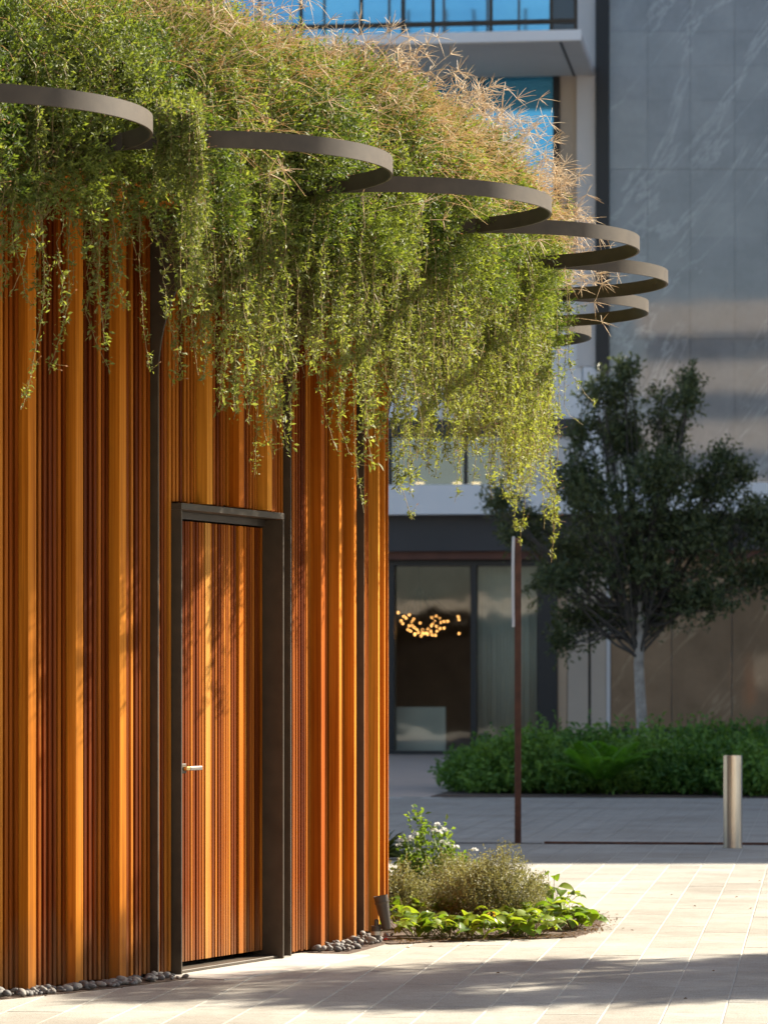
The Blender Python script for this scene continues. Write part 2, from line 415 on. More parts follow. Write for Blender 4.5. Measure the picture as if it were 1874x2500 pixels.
# rings
def ring_mesh():
    n = 128; th = 0.012; vs, fs = [], []
    for i in range(n):
        a = 2 * math.pi * i / n
        for (r, z) in ((RR - th, HR - BR), (RR, HR - BR), (RR, HR), (RR - th, HR)): vs.append((r * math.cos(a), r * math.sin(a), z))
    for i in range(n):
        a, b = i * 4, ((i + 1) % n) * 4
        for q in range(4): fs.append((a + q, b + q, b + (q + 1) % 4, a + (q + 1) % 4))
    me = bpy.data.meshes.new('ring'); me.from_pydata(vs, [], fs)
    bm = bmesh.new(); bm.from_mesh(me); bmesh.ops.recalc_face_normals(bm, faces=bm.faces[:])
    for f_ in bm.faces: f_.smooth = True
    for e in bm.edges:
        if len(e.link_faces) == 2 and e.calc_face_angle(0) > 0.6: e.smooth = False
    bm.to_mesh(me); bm.free(); me.materials.append(M['bronze']); return me
rm = ring_mesh()
for i in range(-2, 11):
    d = T0 + i * DT
    pchild('ring', rm, pol(RC, d, 0.0 if i % 2 else 0.0015), R_(d))
# planter shelf, soffit and roof deck
o = arc_sheet('planter_shelf', 8.6, 9.72, -60, 200, 3.99, 4.20, M['bronze_dark'], None, 140); o.parent = pav; o.matrix_parent_inverse = Matrix.Translation((-CX, -CY, 0))
o = arc_sheet('wood_soffit', 9.0, 9.70, 20, 130, 3.972, 3.986, M['board'], None, 80); o.parent = pav; o.matrix_parent_inverse = Matrix.Translation((-CX, -CY, 0))
pchild('roof_deck', drum_mesh(8.62, 3.985, 4.15, 120, M['bronze_dark']), (CX, CY, 0))

# ---- door
DZ0, DZ1 = 0.050, 2.385
door = empty('door'); door.parent = pav; door.rotation_euler = (0, 0, R_(DOOR_C))
dp = pol(9.06, DOOR_C) - Vector((CX, CY, 0)); door.location = dp
HWD = 0.590
link('door_core', box_mesh(-HWD, HWD, 0.012, 0.05, DZ0 + .01, DZ1 - .01, M['dark']), door)
dslat = box_mesh(-0.0105, 0.0105, -0.006, 0.014, DZ0, DZ1, M['slat'], 0.001)
dboard = box_mesh(-0.028, 0.028, -0.010, 0.014, DZ0, DZ1, M['board'], 0.001)
wide = {-HWD + 0.105: 1, -0.075: 1, 0.325: 1}
xs = -HWD + 0.012
dpale = dboard.copy(); dpale.materials.clear(); dpale.materials.append(M['pale_board'])
for wx in wide: link('board', dpale if wx == -0.075 else dboard, door, (wx, 0, 0))
while xs < HWD - 0.008:
    if all(abs(xs - wx) > 0.040 for wx in wide): link('slat', dslat, door, (xs, random.uniform(-.002, .002), 0), (0, 0, random.uniform(-.03, .03)))
    xs += 0.0322
hz = 1.075
hl = link('lever_handle', box_mesh(-HWD + 0.19, -HWD + 0.33, -0.075, -0.058, hz - 0.011, hz + 0.011, M['steel'], 0.004), door)
link('rosette', box_mesh(-HWD + 0.135, -HWD + 0.195, -0.048, -0.008, hz - 0.026, hz + 0.026, M['bronze'], 0.003), hl)
link('spindle', box_mesh(-HWD + 0.155, -HWD + 0.21, -0.072, -0.046, hz - 0.010, hz + 0.010, M['brass'], 0.003), hl)
# frame
fr = empty('door_frame'); fr.parent = pav; fr.rotation_euler = (0, 0, R_(DOOR_C)); fr.location = dp
yo = -0.130
link('left_jamb', box_mesh(-HWD - 0.022, -HWD - 0.010, yo, 0.06, 0.006, 2.43, M['bronze'], 0.001), fr)
link('right_jamb', box_mesh(HWD + 0.010, HWD + 0.022, yo, 0.06, 0.006, 2.43, M['bronze'], 0.001), fr)
link('lintel', box_mesh(-HWD - 0.024, HWD + 0.024, yo - 0.002, 0.06, 2.432, 2.466, M['bronze'], 0.001), fr)
link('head_bar', box_mesh(-HWD - 0.008, HWD + 0.008, -0.02, 0.05, 2.394, 2.430, M['bronze_dark']), fr)
link('threshold', box_mesh(-HWD - 0.008, HWD + 0.008, -0.10, 0.05, 0.006, 0.022, M['bronze'], 0.002), fr)

# ------------------------------------------------------------------ roof planting
MPROF = np.array([[10.13, 3.70], [10.19, 4.0], [10.17, 4.25], [10.06, 4.48], [9.90, 4.67], [9.66, 4.80], [9.30, 4.88], [8.9, 4.92], [8.4, 4.93], [8.0, 4.92]])
seg = np.r_[0, np.cumsum(np.linalg.norm(np.diff(MPROF, axis=0), axis=1))]
def mound(deg, s):
    r = np.interp(s, seg, MPROF[:, 0]); z = np.interp(s, seg, MPROF[:, 1])
    e = 1e-3
    tr = np.interp(s + e, seg, MPROF[:, 0]) - np.interp(s - e, seg, MPROF[:, 0]); tz = np.interp(s + e, seg, MPROF[:, 1]) - np.interp(s - e, seg, MPROF[:, 1])
    nr, nz = tz, -tr; l = np.hypot(nr, nz) + 1e-9; nr, nz = nr / l, nz / l
    wob = 0.062 * np.sin(np.radians(deg) * 41 + 3 * s) + 0.05 * np.sin(np.radians(deg) * 73 - 4.1 * s + 1.3) + 0.04 * np.sin(np.radians(deg) * 137 + 7 * s)
    return r + nr * wob, z + nz * wob, nr, nz
def p2w(r, deg, z):
    a = np.radians(deg); return np.stack([CX + r * np.sin(a), CY - r * np.cos(a), z], -1)
def n2w(nr, deg, nz, nt_=0.0):
    a = np.radians(deg); return np.stack([nr * np.sin(a) + nt_ * np.cos(a), -nr * np.cos(a) + nt_ * np.sin(a), nz], -1)
# soil core under the planting
gd = np.linspace(20, 135, 120); gs = np.linspace(seg[1], seg[-1], 14)
DD, SS = np.meshgrid(gd, gs, indexing='ij')
r_, z_, nr_, nz_ = mound(DD, SS); V = p2w(r_ - nr_ * 0.27, DD, z_ - nz_ * 0.27)
I = np.arange(120 * 14).reshape(120, 14); F = np.stack([I[:-1, :-1], I[1:, :-1], I[1:, 1:], I[:-1, 1:]], -1).reshape(-1, 4)
M['thatch'] = plain('dark root thatch', (0.022, 0.028, 0.008), 1.0, 0, 0.5, 20, 0.0)
th = link('soil_mound', np_mesh('thatch', V.reshape(-1, 3), F, M['thatch'], smooth=True)); th.parent = pav; th.matrix_parent_inverse = Matrix.Translation((-CX, -CY, 0))

# leafy shoots on the mound
n = 42000
deg = rng.uniform(38, 112, n); s = seg[-2] * rng.beta(1.0, 1.25, n)
r, z, nr, nz = mound(deg, s)
lift = rng.uniform(-0.13, 0.05, n) + 0.05 * (rng.random(n) ** 4)
base = p2w(r + nr * lift, deg, z + nz * lift)
nw = n2w(nr, deg, nz)
sd = unit(nw * 0.8 + rand_dirs(n) * 0.65 + np.array([0.1, 0.05, 0.25]))
KL = 8
tt = np.tile(np.linspace(0.1, 1.0, KL), n)
P = np.repeat(base, KL, 0) + np.repeat(sd, KL, 0) * (tt * rng.uniform(0.05, 0.09, n).repeat(KL))[:, None]
Dl = unit(np.repeat(sd, KL, 0) * 0.7 + rand_dirs(n * KL) * 0.9)
var = np.clip(0.45 + 0.25 * np.sin(np.repeat(deg, KL) * 0.9) + rng.normal(0, .22, n * KL), 0, 1)
me = leaf_mesh('mound_leaves', P, Dl, unit(np.repeat(nw, KL, 0) + rand_dirs(n * KL) * .5), rng.uniform(.020, .042, n * KL), rng.uniform(.006, .012, n * KL), var, M['leaf_mound'])
rp = link('roof_ground_cover', me); tag(rp, 'dense green leafy ground cover mounded over the pavilion roof', 'ground cover', kind='stuff')

# trailing stems: lower outline of the curtain, (photo x, dense y, tip y)
TAB = np.array([(-300, 430, 600), (0, 470, 640), (60, 480, 700), (100, 500, 740), (150, 530, 720), (220, 530, 720), (290, 540, 740), (335, 440, 600), (375, 450, 560), (395, 630, 720),
    (430, 670, 790), (500, 740, 860), (550, 880, 1010), (600, 850, 950), (640, 680, 840), (690, 780, 910), (740, 800, 950), (780, 810, 980), (830, 820, 970), (880, 850, 1060),
    (940, 860, 1030), (1000, 840, 1030), (1040, 770, 900), (1090, 900, 1060), (1150, 950, 1070), (1195, 940, 1100), (1225, 800, 870), (1245, 650, 720)], float)
S = 1700
cl_c = rng.uniform(37, 104, 120); cl_o = rng.normal(0, .16, 120)
cid = rng.integers(0, 120, S); deg = cl_c[cid] + rng.normal(0, .38, S)
loose = rng.random(S) < .35; deg[loose] = rng.uniform(37, 104, loose.sum())
def prof_at(deg, rr):
    a = np.radians(deg); X = CX + rr * np.sin(a); Z = CY - rr * np.cos(a); px = (CU + FPX * X / Z) / K
    dy = np.interp(px, TAB[:, 0], TAB[:, 1]); ty = np.interp(px, TAB[:, 0], TAB[:, 2])
    return px, HC + (VH - dy * K) * Z / FPX, HC + (VH - ty * K) * Z / FPX
rout = rng.uniform(9.72, 10.22, S)
px, zd, zt = prof_at(deg, rout)
keep = rng.random(S) < np.where(px < 400, 0.60, 1.0)
deg, rout, px, zd, zt = deg[keep], rout[keep], px[keep], zd[keep], zt[keep]; S = len(deg)
u = rng.random(S)
zb = np.where(u < 0.72, zd + rng.uniform(-0.10, 0.45, S), zd + (zt - zd) * rng.random(S) ** 1.3)
zb = zb + cl_o[cid[keep]] * ~loose[keep]
zb = np.minimum(zb, 3.95)
NP_ = 26
t = np.linspace(0, 1, NP_)[None, :]
r0 = rout - rng.uniform(0.12, 0.35, S); z0 = rng.uniform(4.05, 4.55, S)
hang = np.clip((t - 0.12) / 0.88, 0, 1)
rr = r0[:, None] + (rout - r0)[:, None] * np.sin(np.clip(t / 0.16, 0, 1) * np.pi / 2)
zz = np.where(t < 0.12, z0[:, None] + 0.04 * np.sin(t / 0.12 * np.pi), z0[:, None] + (zb - z0)[:, None] * hang)
wl = np.cumsum(rng.normal(0, 1, (S, NP_)), 1) * 0.014; wr = np.cumsum(rng.normal(0, 1, (S, NP_)), 1) * 0.012
lean = rng.normal(0, 0.07, S)[:, None] * hang ** 1.6
hook = (rng.random(S) < .3)[:, None] * rng.normal(0, .10, S)[:, None] * np.clip((t - .8) / .2, 0, 1) ** 2
dg = deg[:, None] + np.degrees((wl + lean + hook) / 10.1)
pts = p2w(rr + wr * 0.8, dg, zz)
HERO = [(90, 600, 48, 880), (150, 620, 100, 800), (300, 560, 328, 798), (215, 560, 238, 742), (410, 620, 428, 812), (560, 800, 552, 1032), (600, 820, 618, 968), (770, 880, 792, 1108), (850, 930, 895, 1122),
        (870, 850, 905, 1048), (1010, 900, 1052, 1032), (980, 880, 995, 1040), (1200, 900, 1188, 1215), (1185, 880, 1200, 1130), (1225, 780, 1275, 868), (1225, 880, 1262, 918), (1120, 900, 1105, 1082), (690, 800, 735, 975), (480, 700, 470, 880), (60, 520, 10, 640)]
hp = []
for (xa, ya, xb, yb) in HERO:
    Zh = float(np.interp(xa, [0, 400, 800, 1000, 1150, 1250], [16.2, 17.2, 18.9, 20.3, 22.0, 22.9]))
    ys = np.linspace(420, yb, NP_); f_ = np.clip((ys - ya) / (yb - ya), 0, 1)
    xs_ = xa + (xb - xa) * f_ ** 1.7 + np.cumsum(rng.normal(0, 1.3, NP_)) * .8
    hp.append([list(at(x_, y_, Zh)) for x_, y_ in zip(xs_, ys)])
for k_ in range(44):
    lg = random.random() < .45; xa = random.uniform(388, 432) if lg else random.uniform(335, 418); Zf = random.uniform(16.35, 16.62); yb = random.uniform(480, 690) if lg else random.uniform(310, 430)
    j0 = random.uniform(-30, 25)
    yv = np.r_[np.linspace(205, 250 + j0, 6), np.linspace(262 + j0, yb, NP_ - 6)]; zv = np.r_[np.linspace(17.1, Zf, 6), np.full(NP_ - 6, Zf)]
    xb = xa + random.uniform(-5, 25); f_ = np.linspace(0, 1, NP_)
    xv = xa + (xb - xa) * f_ + np.cumsum(rng.normal(0, 1.6, NP_))
    hp.append([list(at(x_, y_, z_)) for x_, y_, z_ in zip(xv, yv, zv)])
hp = np.array(hp); pts = np.concatenate([pts, hp]); 
dg = np.concatenate([dg, np.degrees(np.arctan2(hp[..., 0] - CX, CY - hp[..., 1]))]); S = len(pts)
radt = np.linspace(0.0030, 0.0016, NP_)[None].repeat(S, 0)
st = tubes('stems', pts, radt, M['stem'], rng.random(S))
tf = link('trailing_plants', None) if False else empty('trailing_plants', (CX, CY, 4.0))
tag(tf, 'curtain of green trailing stems hanging from the pavilion roof edge', 'trailing plant', kind='stuff')
def under(o, par):
    o.parent = par; o.matrix_parent_inverse = Matrix.Translation(-Vector(par.location)); return o
o = under(link('stem', st), tf); tag(o, kind='stuff')
# leaves along them
seglen = np.linalg.norm(np.diff(pts, axis=1), axis=2).sum(1)
nodes = np.maximum(6, (seglen / 0.020).astype(int)); nodes = (nodes * rng.uniform(.8, 1.1, S)).astype(int)
si = np.repeat(np.arange(S), nodes); tq = rng.random(len(si)) * (NP_ - 1.001); tq = np.clip(tq + .35 * np.sin(tq * 5.1 + si * 1.7), 0, NP_ - 1.001)
i0 = tq.astype(int); fq = (tq - i0)[:, None]
NPt = pts[si, i0] * (1 - fq) + pts[si, i0 + 1] * fq; NT = unit(pts[si, i0 + 1] - pts[si, i0])
KW = 4
nn = len(si) * KW
ssz = rng.uniform(.65, 1.35, S)[si].repeat(KW) * rng.choice([.6, 1.0, 1.0, 1.25], len(si)).repeat(KW)
P = np.repeat(NPt, KW, 0) + rng.normal(0, .012, (nn, 3)); T = np.repeat(NT, KW, 0)
radial = n2w(np.ones(nn), np.repeat(dg[si, i0], KW), np.zeros(nn))
Dl = unit(rand_dirs(nn) * 0.9 + T * 0.25 + radial * 0.3 + np.array([.12, 0, 0.12]))
var = np.clip(0.5 + rng.normal(0, .2, nn) + 0.25 * np.repeat((pts[si, i0, 2] < 3.4), KW), 0, 1)
me = leaf_mesh('leaves', P, Dl, unit(rand_dirs(nn) * .7 + np.array([0, 0, 1.0]) * .6 + radial * .5), rng.uniform(.017, .034, nn) * ssz, rng.uniform(.006, .012, nn) * ssz, var, M['leaf_trail'])
o = under(link('foliage', me), tf); tag(o, kind='stuff')
# side shoots with seed tips
nb = 5200
bi = rng.integers(0, len(si), nb); P = NPt[bi]; rad_ = n2w(np.ones(nb), dg[si[bi], i0[bi]], np.zeros(nb))
Db = unit(rand_dirs(nb) * .6 + rad_ * .55 + np.array([.35, -.1, .25])); Lb = rng.uniform(.02, .075, nb)
sp = np.stack([P, P + Db * Lb[:, None] * .55 + np.array([0, 0, -.004]), P + Db * Lb[:, None]], 1)
o = under(link('side_shoot', tubes('ss', sp, np.full((nb, 3), .0012), M['stem'], rng.random(nb))), tf); tag(o, kind='stuff')
o = under(link('seed_tip', leaf_mesh('st', sp[:, 2], Db, rand_dirs(nb), rng.uniform(.011, .019, nb), rng.uniform(.006, .009, nb), rng.random(nb), M['bud'])), tf); tag(o, kind='stuff')
print('strands', S, 'leaves', nn)

# seed tips scattered over the mound
nb = 3500
d2 = rng.uniform(38, 108, nb); s2 = rng.uniform(0, seg[6], nb); r, z, nr, nz = mound(d2, s2)
P = p2w(r + nr * .05, d2, z + nz * .05); Db = unit(n2w(nr, d2, nz) + rand_dirs(nb) * .6 + np.array([0, 0, .3]))
gh = empty('roof_grass', (CX, CY, 5.0)); tag(gh, 'dry straw-coloured grass with spiky seed heads on the roof mound', 'grass', kind='stuff')
o = under(link('seed_tip', leaf_mesh('mt', P, Db, rand_dirs(nb), rng.uniform(.011, .02, nb), rng.uniform(.006, .01, nb), rng.random(nb), M['bud'])), gh); tag(o, kind='stuff')
# dry blades, thick in patches
def patch_density(deg, s):
    g = np.exp(-((deg - 60.5) / 2.0) ** 2 - ((s - 1.15) / .35) ** 2) * .75 + np.exp(-((deg - 70) / 4.5) ** 2 - ((s - .95) / .35) ** 2) + np.exp(-((deg - 84) / 8) ** 2 - ((s - .78) / .22) ** 2) * 1.1
    g += np.exp(-((deg - 50) / 2.2) ** 2 - ((s - 1.25) / .25) ** 2) * .5 + np.exp(-((deg - 56.5) / 1.6) ** 2 - ((s - .8) / .4) ** 2) * .5 + np.exp(-((deg - 98) / 8) ** 2 - ((s - .85) / .25) ** 2) * .8
    return g * .85 + 0.012 + 0.42 * np.exp(-((s - 1.5) / .35) ** 2)
cand = 75000
d2 = rng.uniform(38, 110, cand); s2 = rng.uniform(0.42, seg[-3], cand)
k_ = rng.random(cand) < np.clip(patch_density(d2, s2) * .36, 0, 1); d2, s2 = d2[k_], s2[k_]
nb = len(d2); r, z, nr, nz = mound(d2, s2)
P = p2w(r + nr * .0, d2, z + nz * .0); nw = n2w(nr, d2, nz)
D0 = unit(nw * .75 + rand_dirs(nb) * .75 + np.array([.3, -.05, .25])); Lb = rng.uniform(.08, .28, nb)
side = rand_dirs(nb)
q = np.linspace(0, 1, 7)[None, :, None]
bp = P[:, None] + D0[:, None] * (q * Lb[:, None, None]) + (side * .45 + np.array([.12, 0, -.40]))[:, None] * (q ** 2) * Lb[:, None, None] + (rand_dirs(nb) * .16)[:, None] * np.sin(q * 5 + 1) * q * Lb[:, None, None]
o = under(link('blade', tubes('bl', bp, np.linspace(.0020, .0008, 7)[None].repeat(nb, 0), M['dry'], rng.random(nb))), gh); tag(o, kind='stuff')
print('blades', nb)
# seed heads: an arching stalk and five or six fingers
HN = 560
d2 = np.where(rng.random(HN) < .5, rng.normal(86, 9, HN), rng.uniform(55, 100, HN)); s2 = np.clip(rng.normal(1.05, .42, HN), .2, 1.8)
few = rng.random(HN) < .12; d2[few] = rng.uniform(44, 58, few.sum()); s2[few] = rng.uniform(.9, 1.7, few.sum())
r, z, nr, nz = mound(d2, s2); P = p2w(r, d2, z); nw = n2w(nr, d2, nz)
D0 = unit(nw * .9 + rand_dirs(HN) * .45 + np.array([.25, -.1, .55])); Lh = rng.uniform(.14, .40, HN)
q = np.linspace(0, 1, 7)[None, :, None]
sp = P[:, None] + D0[:, None] * q * Lh[:, None, None] + (rand_dirs(HN) * .12 + np.array([.12, 0, -.15]))[:, None] * q ** 2 * Lh[:, None, None]
o = under(link('stalk', tubes('sk', sp, np.full((HN, 7), .0013), M['seed'], rng.random(HN))), gh); tag(o, kind='stuff')
KF = 7
tip = np.repeat(sp[:, -1], KF, 0); axd = np.repeat(unit(sp[:, -1] - sp[:, -2]), KF, 0)
Df = unit(axd * .55 + rand_dirs(HN * KF) * .95); Lf = rng.uniform(.06, .13, HN * KF)
q = np.linspace(0, 1, 4)[None, :, None]
fp = tip[:, None] + Df[:, None] * q * Lf[:, None, None] + np.array([0, 0, -.12]) * q ** 2 * Lf[:, None, None]
o = under(link('seed_head', tubes('sh', fp, np.array([.0015, .0018, .0016, .0006])[None].repeat(HN * KF, 0), M['seed'], rng.random(HN * KF))), gh); tag(o, kind='stuff')

# ------------------------------------------------------------------ planting bed by the pavilion
def bed_outline():
    pts_ = []
    for d in np.linspace(79.3, 81.5, 5): pts_.append(pol(9.1, d))
    near = [(at(845, 2040, 21.0)), (at(1000, 2036, 21.28)), (at(1150, 2033, 21.42)), (at(1240, 2022, 21.6)), (at(1290, 2003, 22.2)), (at(1300, 1985, 23.0)), (at(1285, 1960, 24.0))]
    out = [Vector((p.x, p.y, 0)) for p in near]
    out += [pol(10.45, d) for d in (97, 102, 108, 115, 122)] + [pol(9.0, d) for d in (122, 112, 102, 92, 84, 80)]
    return out
ol = bed_outline()
bm = bmesh.new(); lo = [bm.verts.new((p.x, p.y, -0.003)) for p in ol]; hi = [bm.verts.new((p.x, p.y, 0.006)) for p in ol]
bm.faces.new(hi)
for i in range(len(ol)):
    j = (i + 1) % len(ol); bm.faces.new((lo[i], lo[j], hi[j], hi[i]))
bmesh.ops.recalc_face_normals(bm, faces=bm.faces[:]); bmesh.ops.triangulate(bm, faces=[f for f in bm.faces if len(f.verts) > 4])
me = bpy.data.meshes.new('bed'); bm.to_mesh(me); bm.free(); me.materials.append(M['soil'])
tag(link('planting_bed', me), kind='structure')

M['leaf_broad'] = leaf_mat('broad leaf', (0.09, 0.17, 0.018), (0.24, 0.30, 0.035), 0.45, 0.35)
def broad_leaf_mesh(seed):
    r = random.Random(seed); nL = 6; vs, fs = [], []
    for i in range(nL + 1):
        q = i / nL; wd = 0.36 * math.sin(math.pi * min(1, q ** 0.8)) ** 0.8 * (1 if q < .99 else 0)
        zc = 0.10 * math.sin(q * 2.6) - 0.28 * q * q
        for sx in (-1, 0, 1):
            vs.append((sx * wd, q, zc + (abs(sx) * wd * 0.28) + (0.02 * math.sin(q * 9 + seed) if sx else 0)))
    for i in range(nL):
        for c in (0, 1):
            a = i * 3 + c; fs.append((a, a + 1, a + 4, a + 3))
    me = bpy.data.meshes.new('leaf'); me.from_pydata(vs, [], fs)
    at_ = me.attributes.new('var', 'FLOAT', 'POINT'); vq = r.random()
    at_.data.foreach_set('value', np.full(len(vs), vq, dtype=np.float32))
    for p_ in me.polygons: p_.use_smooth = True
    me.materials.append(M['leaf_broad']); return me
blm = [broad_leaf_mesh(s) for s in range(7)]
GLAB = ['broad yellow-green leaves beside the ground spotlight', 'broad leafy ground cover at the bed edge near the spotlight', 'sprawling ground cover with folded bright leaves below the silvery shrub',
    'broadleaf clump carrying a small white bloom in front of the silvery shrub', 'low broadleaf clump with darker leaves in the bed edge', 'bright broadleaf clump at the pointed end of the bed', 'upright broadleaf sprig beside the silvery shrub, above the bed end',
    'broad leafy ground cover between spotlight and silvery shrub']
gpos = [(866, 2012), (925, 2026), (1010, 2028), (1095, 2025), (1160, 2020), (1225, 2008), (1192, 1975), (900, 1960)]
extra = [(960, 1985), (1060, 1990), (1135, 1990), (1215, 2010), (880, 1985), (985, 2024), (1130, 2022), (1238, 2010), (970, 2030), (1205, 1992), (1050, 2030), (895, 2028), (1135, 2026)]
def groundcover(p, label, nl, size, spread, hgt, ):
    e = empty('ground_cover_plant', p); tag(e, label, 'plant', 'broadleaf plants along the bed edge')
    stems = []
    for k in range(nl):
        a = random.uniform(0, 6.283); rr_ = spread * random.random() ** .6; h = hgt * (1 - .5 * rr_ / spread) * random.uniform(.5, 1.1)
        b_ = Vector((rr_ * math.cos(a), rr_ * math.sin(a), h))
        s_ = size * random.uniform(.7, 1.25)
        o = link('leaf', random.choice(blm), e, b_, (random.uniform(-.5, .35), random.uniform(-.5, .5), random.uniform(0, 6.283))); o.scale = (s_, s_, s_)
        stems.append([(0.3 * b_.x, 0.3 * b_.y, 0.0), (0.7 * b_.x, .7 * b_.y, .6 * h), tuple(b_)])
    sp_ = np.array(stems); link('stem', tubes('gs', sp_, np.full((len(sp_), 3), .0022), M['stem'], rng.random(len(sp_))), e)
def ground_pt(dx, dy):
    a, b = ray(dx, dy); Z = -HC / b; return Vector((a * Z, Z, 0.0))
for (dx, dy), lab in zip(gpos, GLAB):
    groundcover(ground_pt(dx, dy) + Vector((0, 0, .01)), lab, 22, 0.105, 0.19, 0.16 if (dx, dy) != (1192, 1975) else 0.28)
for (dx, dy) in extra:
    groundcover(ground_pt(dx, dy) + Vector((0, 0, .01)), 'low broad-leaved plant filling the middle of the pavilion bed', 20, 0.10, 0.19, 0.15)

# bark chips along the bed edge
nc = 900
ck = rng.integers(0, 6, nc); fq_ = rng.random(nc); c0 = np.array([[p.x, p.y] for p in ol])
cp = c0[ck] * (1 - fq_)[:, None] + c0[np.minimum(ck + 1, len(c0) - 1)] * fq_[:, None] + np.stack([rng.normal(-.02, .05, nc), np.abs(rng.normal(0, .10, nc)) - .015], 1)
cp3 = np.concatenate([cp, rng.uniform(.006, .014, (nc, 1))], 1); cdz = rand_dirs(nc); cdz[:, 2] *= .3
mch = link('bark_mulch', leaf_mesh('bm', cp3, cdz, np.tile([0, 0, 1.0], (nc, 1)), rng.uniform(.012, .035, nc), rng.uniform(.006, .014, nc), rng.random(nc), M['litter'] if 'litter' in M else M.setdefault('litter', leaf_mat('fallen leaf', (0.10, 0.05, 0.02), (0.22, 0.12, 0.04), .1))))
tag(mch, 'loose brown bark mulch along the edge of the pavilion bed', 'mulch', kind='stuff')
def shrub(name, label, cat, loc, rad, nshoot, leafL, leafW, mat, group=None, up=.5, kl=9, stemmat=None, shoot=.10, shell=2.2, var0=.5):
    e = empty(name, loc); tag(e, label, cat, group)
    rad = np.array(rad)
    dr = rand_dirs(nshoot); dr[:, 2] = np.abs(dr[:, 2]) * 1.0 - .12
    rr_ = rng.random(nshoot) ** (1 / shell)
    lump = 1 + .16 * np.sin(dr[:, 0] * 5 + loc[0] * 9) * np.cos(dr[:, 1] * 4) + .12 * np.sin(dr[:, 2] * 9 + loc[1])
    base = dr * rad * (rr_ * lump)[:, None]; base[:, 2] = np.maximum(base[:, 2], 0.01)
    sd_ = unit(dr * .7 + np.array([0, 0, up]) + rand_dirs(nshoot) * .45)
    ln = rng.uniform(.6, 1.3, nshoot) * shoot
    tt_ = np.tile(np.linspace(.1, 1, kl), nshoot)
    P_ = np.repeat(base, kl, 0) + np.repeat(sd_, kl, 0) * (tt_ * np.repeat(ln, kl))[:, None]
    D_ = unit(np.repeat(sd_, kl, 0) * .5 + rand_dirs(nshoot * kl))
    n_ = nshoot * kl
    me_ = leaf_mesh('foliage', P_, D_, unit(rand_dirs(n_) * .7 + np.array([0, 0, .7])), rng.uniform(.7, 1.3, n_) * leafL, rng.uniform(.8, 1.2, n_) * leafW, np.clip(var0 + rng.normal(0, .25, n_), 0, 1), mat)
    link('foliage', me_, e)
    k2 = min(nshoot, 70); id_ = rng.integers(0, nshoot, k2)
    sp_ = np.stack([base[id_] * .08, base[id_] * .6 + np.array([0, 0, .02]), base[id_] + sd_[id_] * ln[id_][:, None]], 1)
    link('stem', tubes('ws', sp_, np.full((k2, 3), 1) * np.array([.004, .002, .001]), stemmat or M['stem'], rng.random(k2)), e)
    return e
M['leaf_silver'] = leaf_mat('silvery leaf', (0.13, 0.135, 0.05), (0.33, 0.32, 0.16), 0.3, .6, tcol=(1.2, 1.15, .7))
M['leaf_lantana'] = leaf_mat('lantana leaf', (0.07, 0.13, 0.02), (0.18, 0.24, 0.05), 0.45)
M['flower'] = leaf_mat('white petal', (0.75, 0.75, 0.72), (0.85, 0.85, 0.82), 0.3, tcol=(1, 1, 1))
M['yellow'] = leaf_mat('yellow bloom', (0.6, 0.38, 0.03), (0.75, 0.55, 0.05), 0.3, tcol=(1, 1, 1))
s1 = ground_pt(1065, 1985)
shrub('silvery_shrub', 'rounded silvery fine-leaved shrub in the sunlit bed', 'shrub', (s1.x, s1.y, .0), (.36, .34, .44), 2600, .019, .009, M['leaf_silver'], 'silvery shrubs', .9, 9, shoot=.11)
s2_ = at(985, 1900, 24.3)
shrub('silvery_shrub', 'paler silvery shrub between the white flowers and the rounded shrub', 'shrub', (s2_.x, 24.3, .0), (.28, .26, .34), 1300, .019, .009, M['leaf_silver'], 'silvery shrubs', .9, 9, shoot=.12)
s3 = at(868, 1900, 23.6)
shrub('silvery_shrub', 'small silvery shrub against the end of the cedar wall', 'shrub', (s3.x, 23.6, .0), (.20, .2, .32), 900, .019, .009, M['leaf_silver'], 'silvery shrubs', .9, 9, shoot=.11)
s4 = at(925, 1870, 25.2)
lan = shrub('flowering_plant', 'bright green plant with small white flower heads behind the silvery shrubs', 'plant', (s4.x, 25.2, .0), (.27, .22, .50), 260, .045, .026, M['leaf_lantana'], None, 1.0, 8, shoot=.16)
fl = [(945, 1784), (958, 1795), (938, 1796), (948, 1800), (896, 1803), (888, 1812), (884, 1818), (866, 1818), (955, 1822), (968, 1826), (900, 1838), (1025, 1838), (985, 1832), (862, 1828)]
for (dx, dy) in fl:
    p = at(dx, dy, 25.1 + random.uniform(-.05, .05)); nq = 26
    dq = rand_dirs(nq); dq[:, 2] = np.abs(dq[:, 2])
    o = link('flower_head', leaf_mesh('fh', dq * .012, dq, rand_dirs(nq), rng.uniform(.012, .02, nq), np.full(nq, .014), rng.random(nq), M['flower']), lan); o.location = p - lan.location
stq = []
for (dx, dy) in fl[:6]:
    p = np.array(at(dx, dy, 25.1) - lan.location); stq.append([[p[0] * .4, p[1] * .4, .1], [p[0] * .8, p[1], p[2] * .7], list(p)])
link('stem', tubes('fs', np.array(stq), np.full((len(stq), 3), .003), M['leaf_lantana'], rng.random(len(stq))), lan)
pw = at(1182, 2012, 21.6)
nq = 14; dq = rand_dirs(nq)
tag(link('white_bloom', leaf_mesh('wb', dq * .008, dq, rand_dirs(nq), np.full(nq, .02), np.full(nq, .016), rng.random(nq), M['flower']), None, at(1189, 1986, 21.7)), 'single small white bloom low among the broad leaves', 'flower')
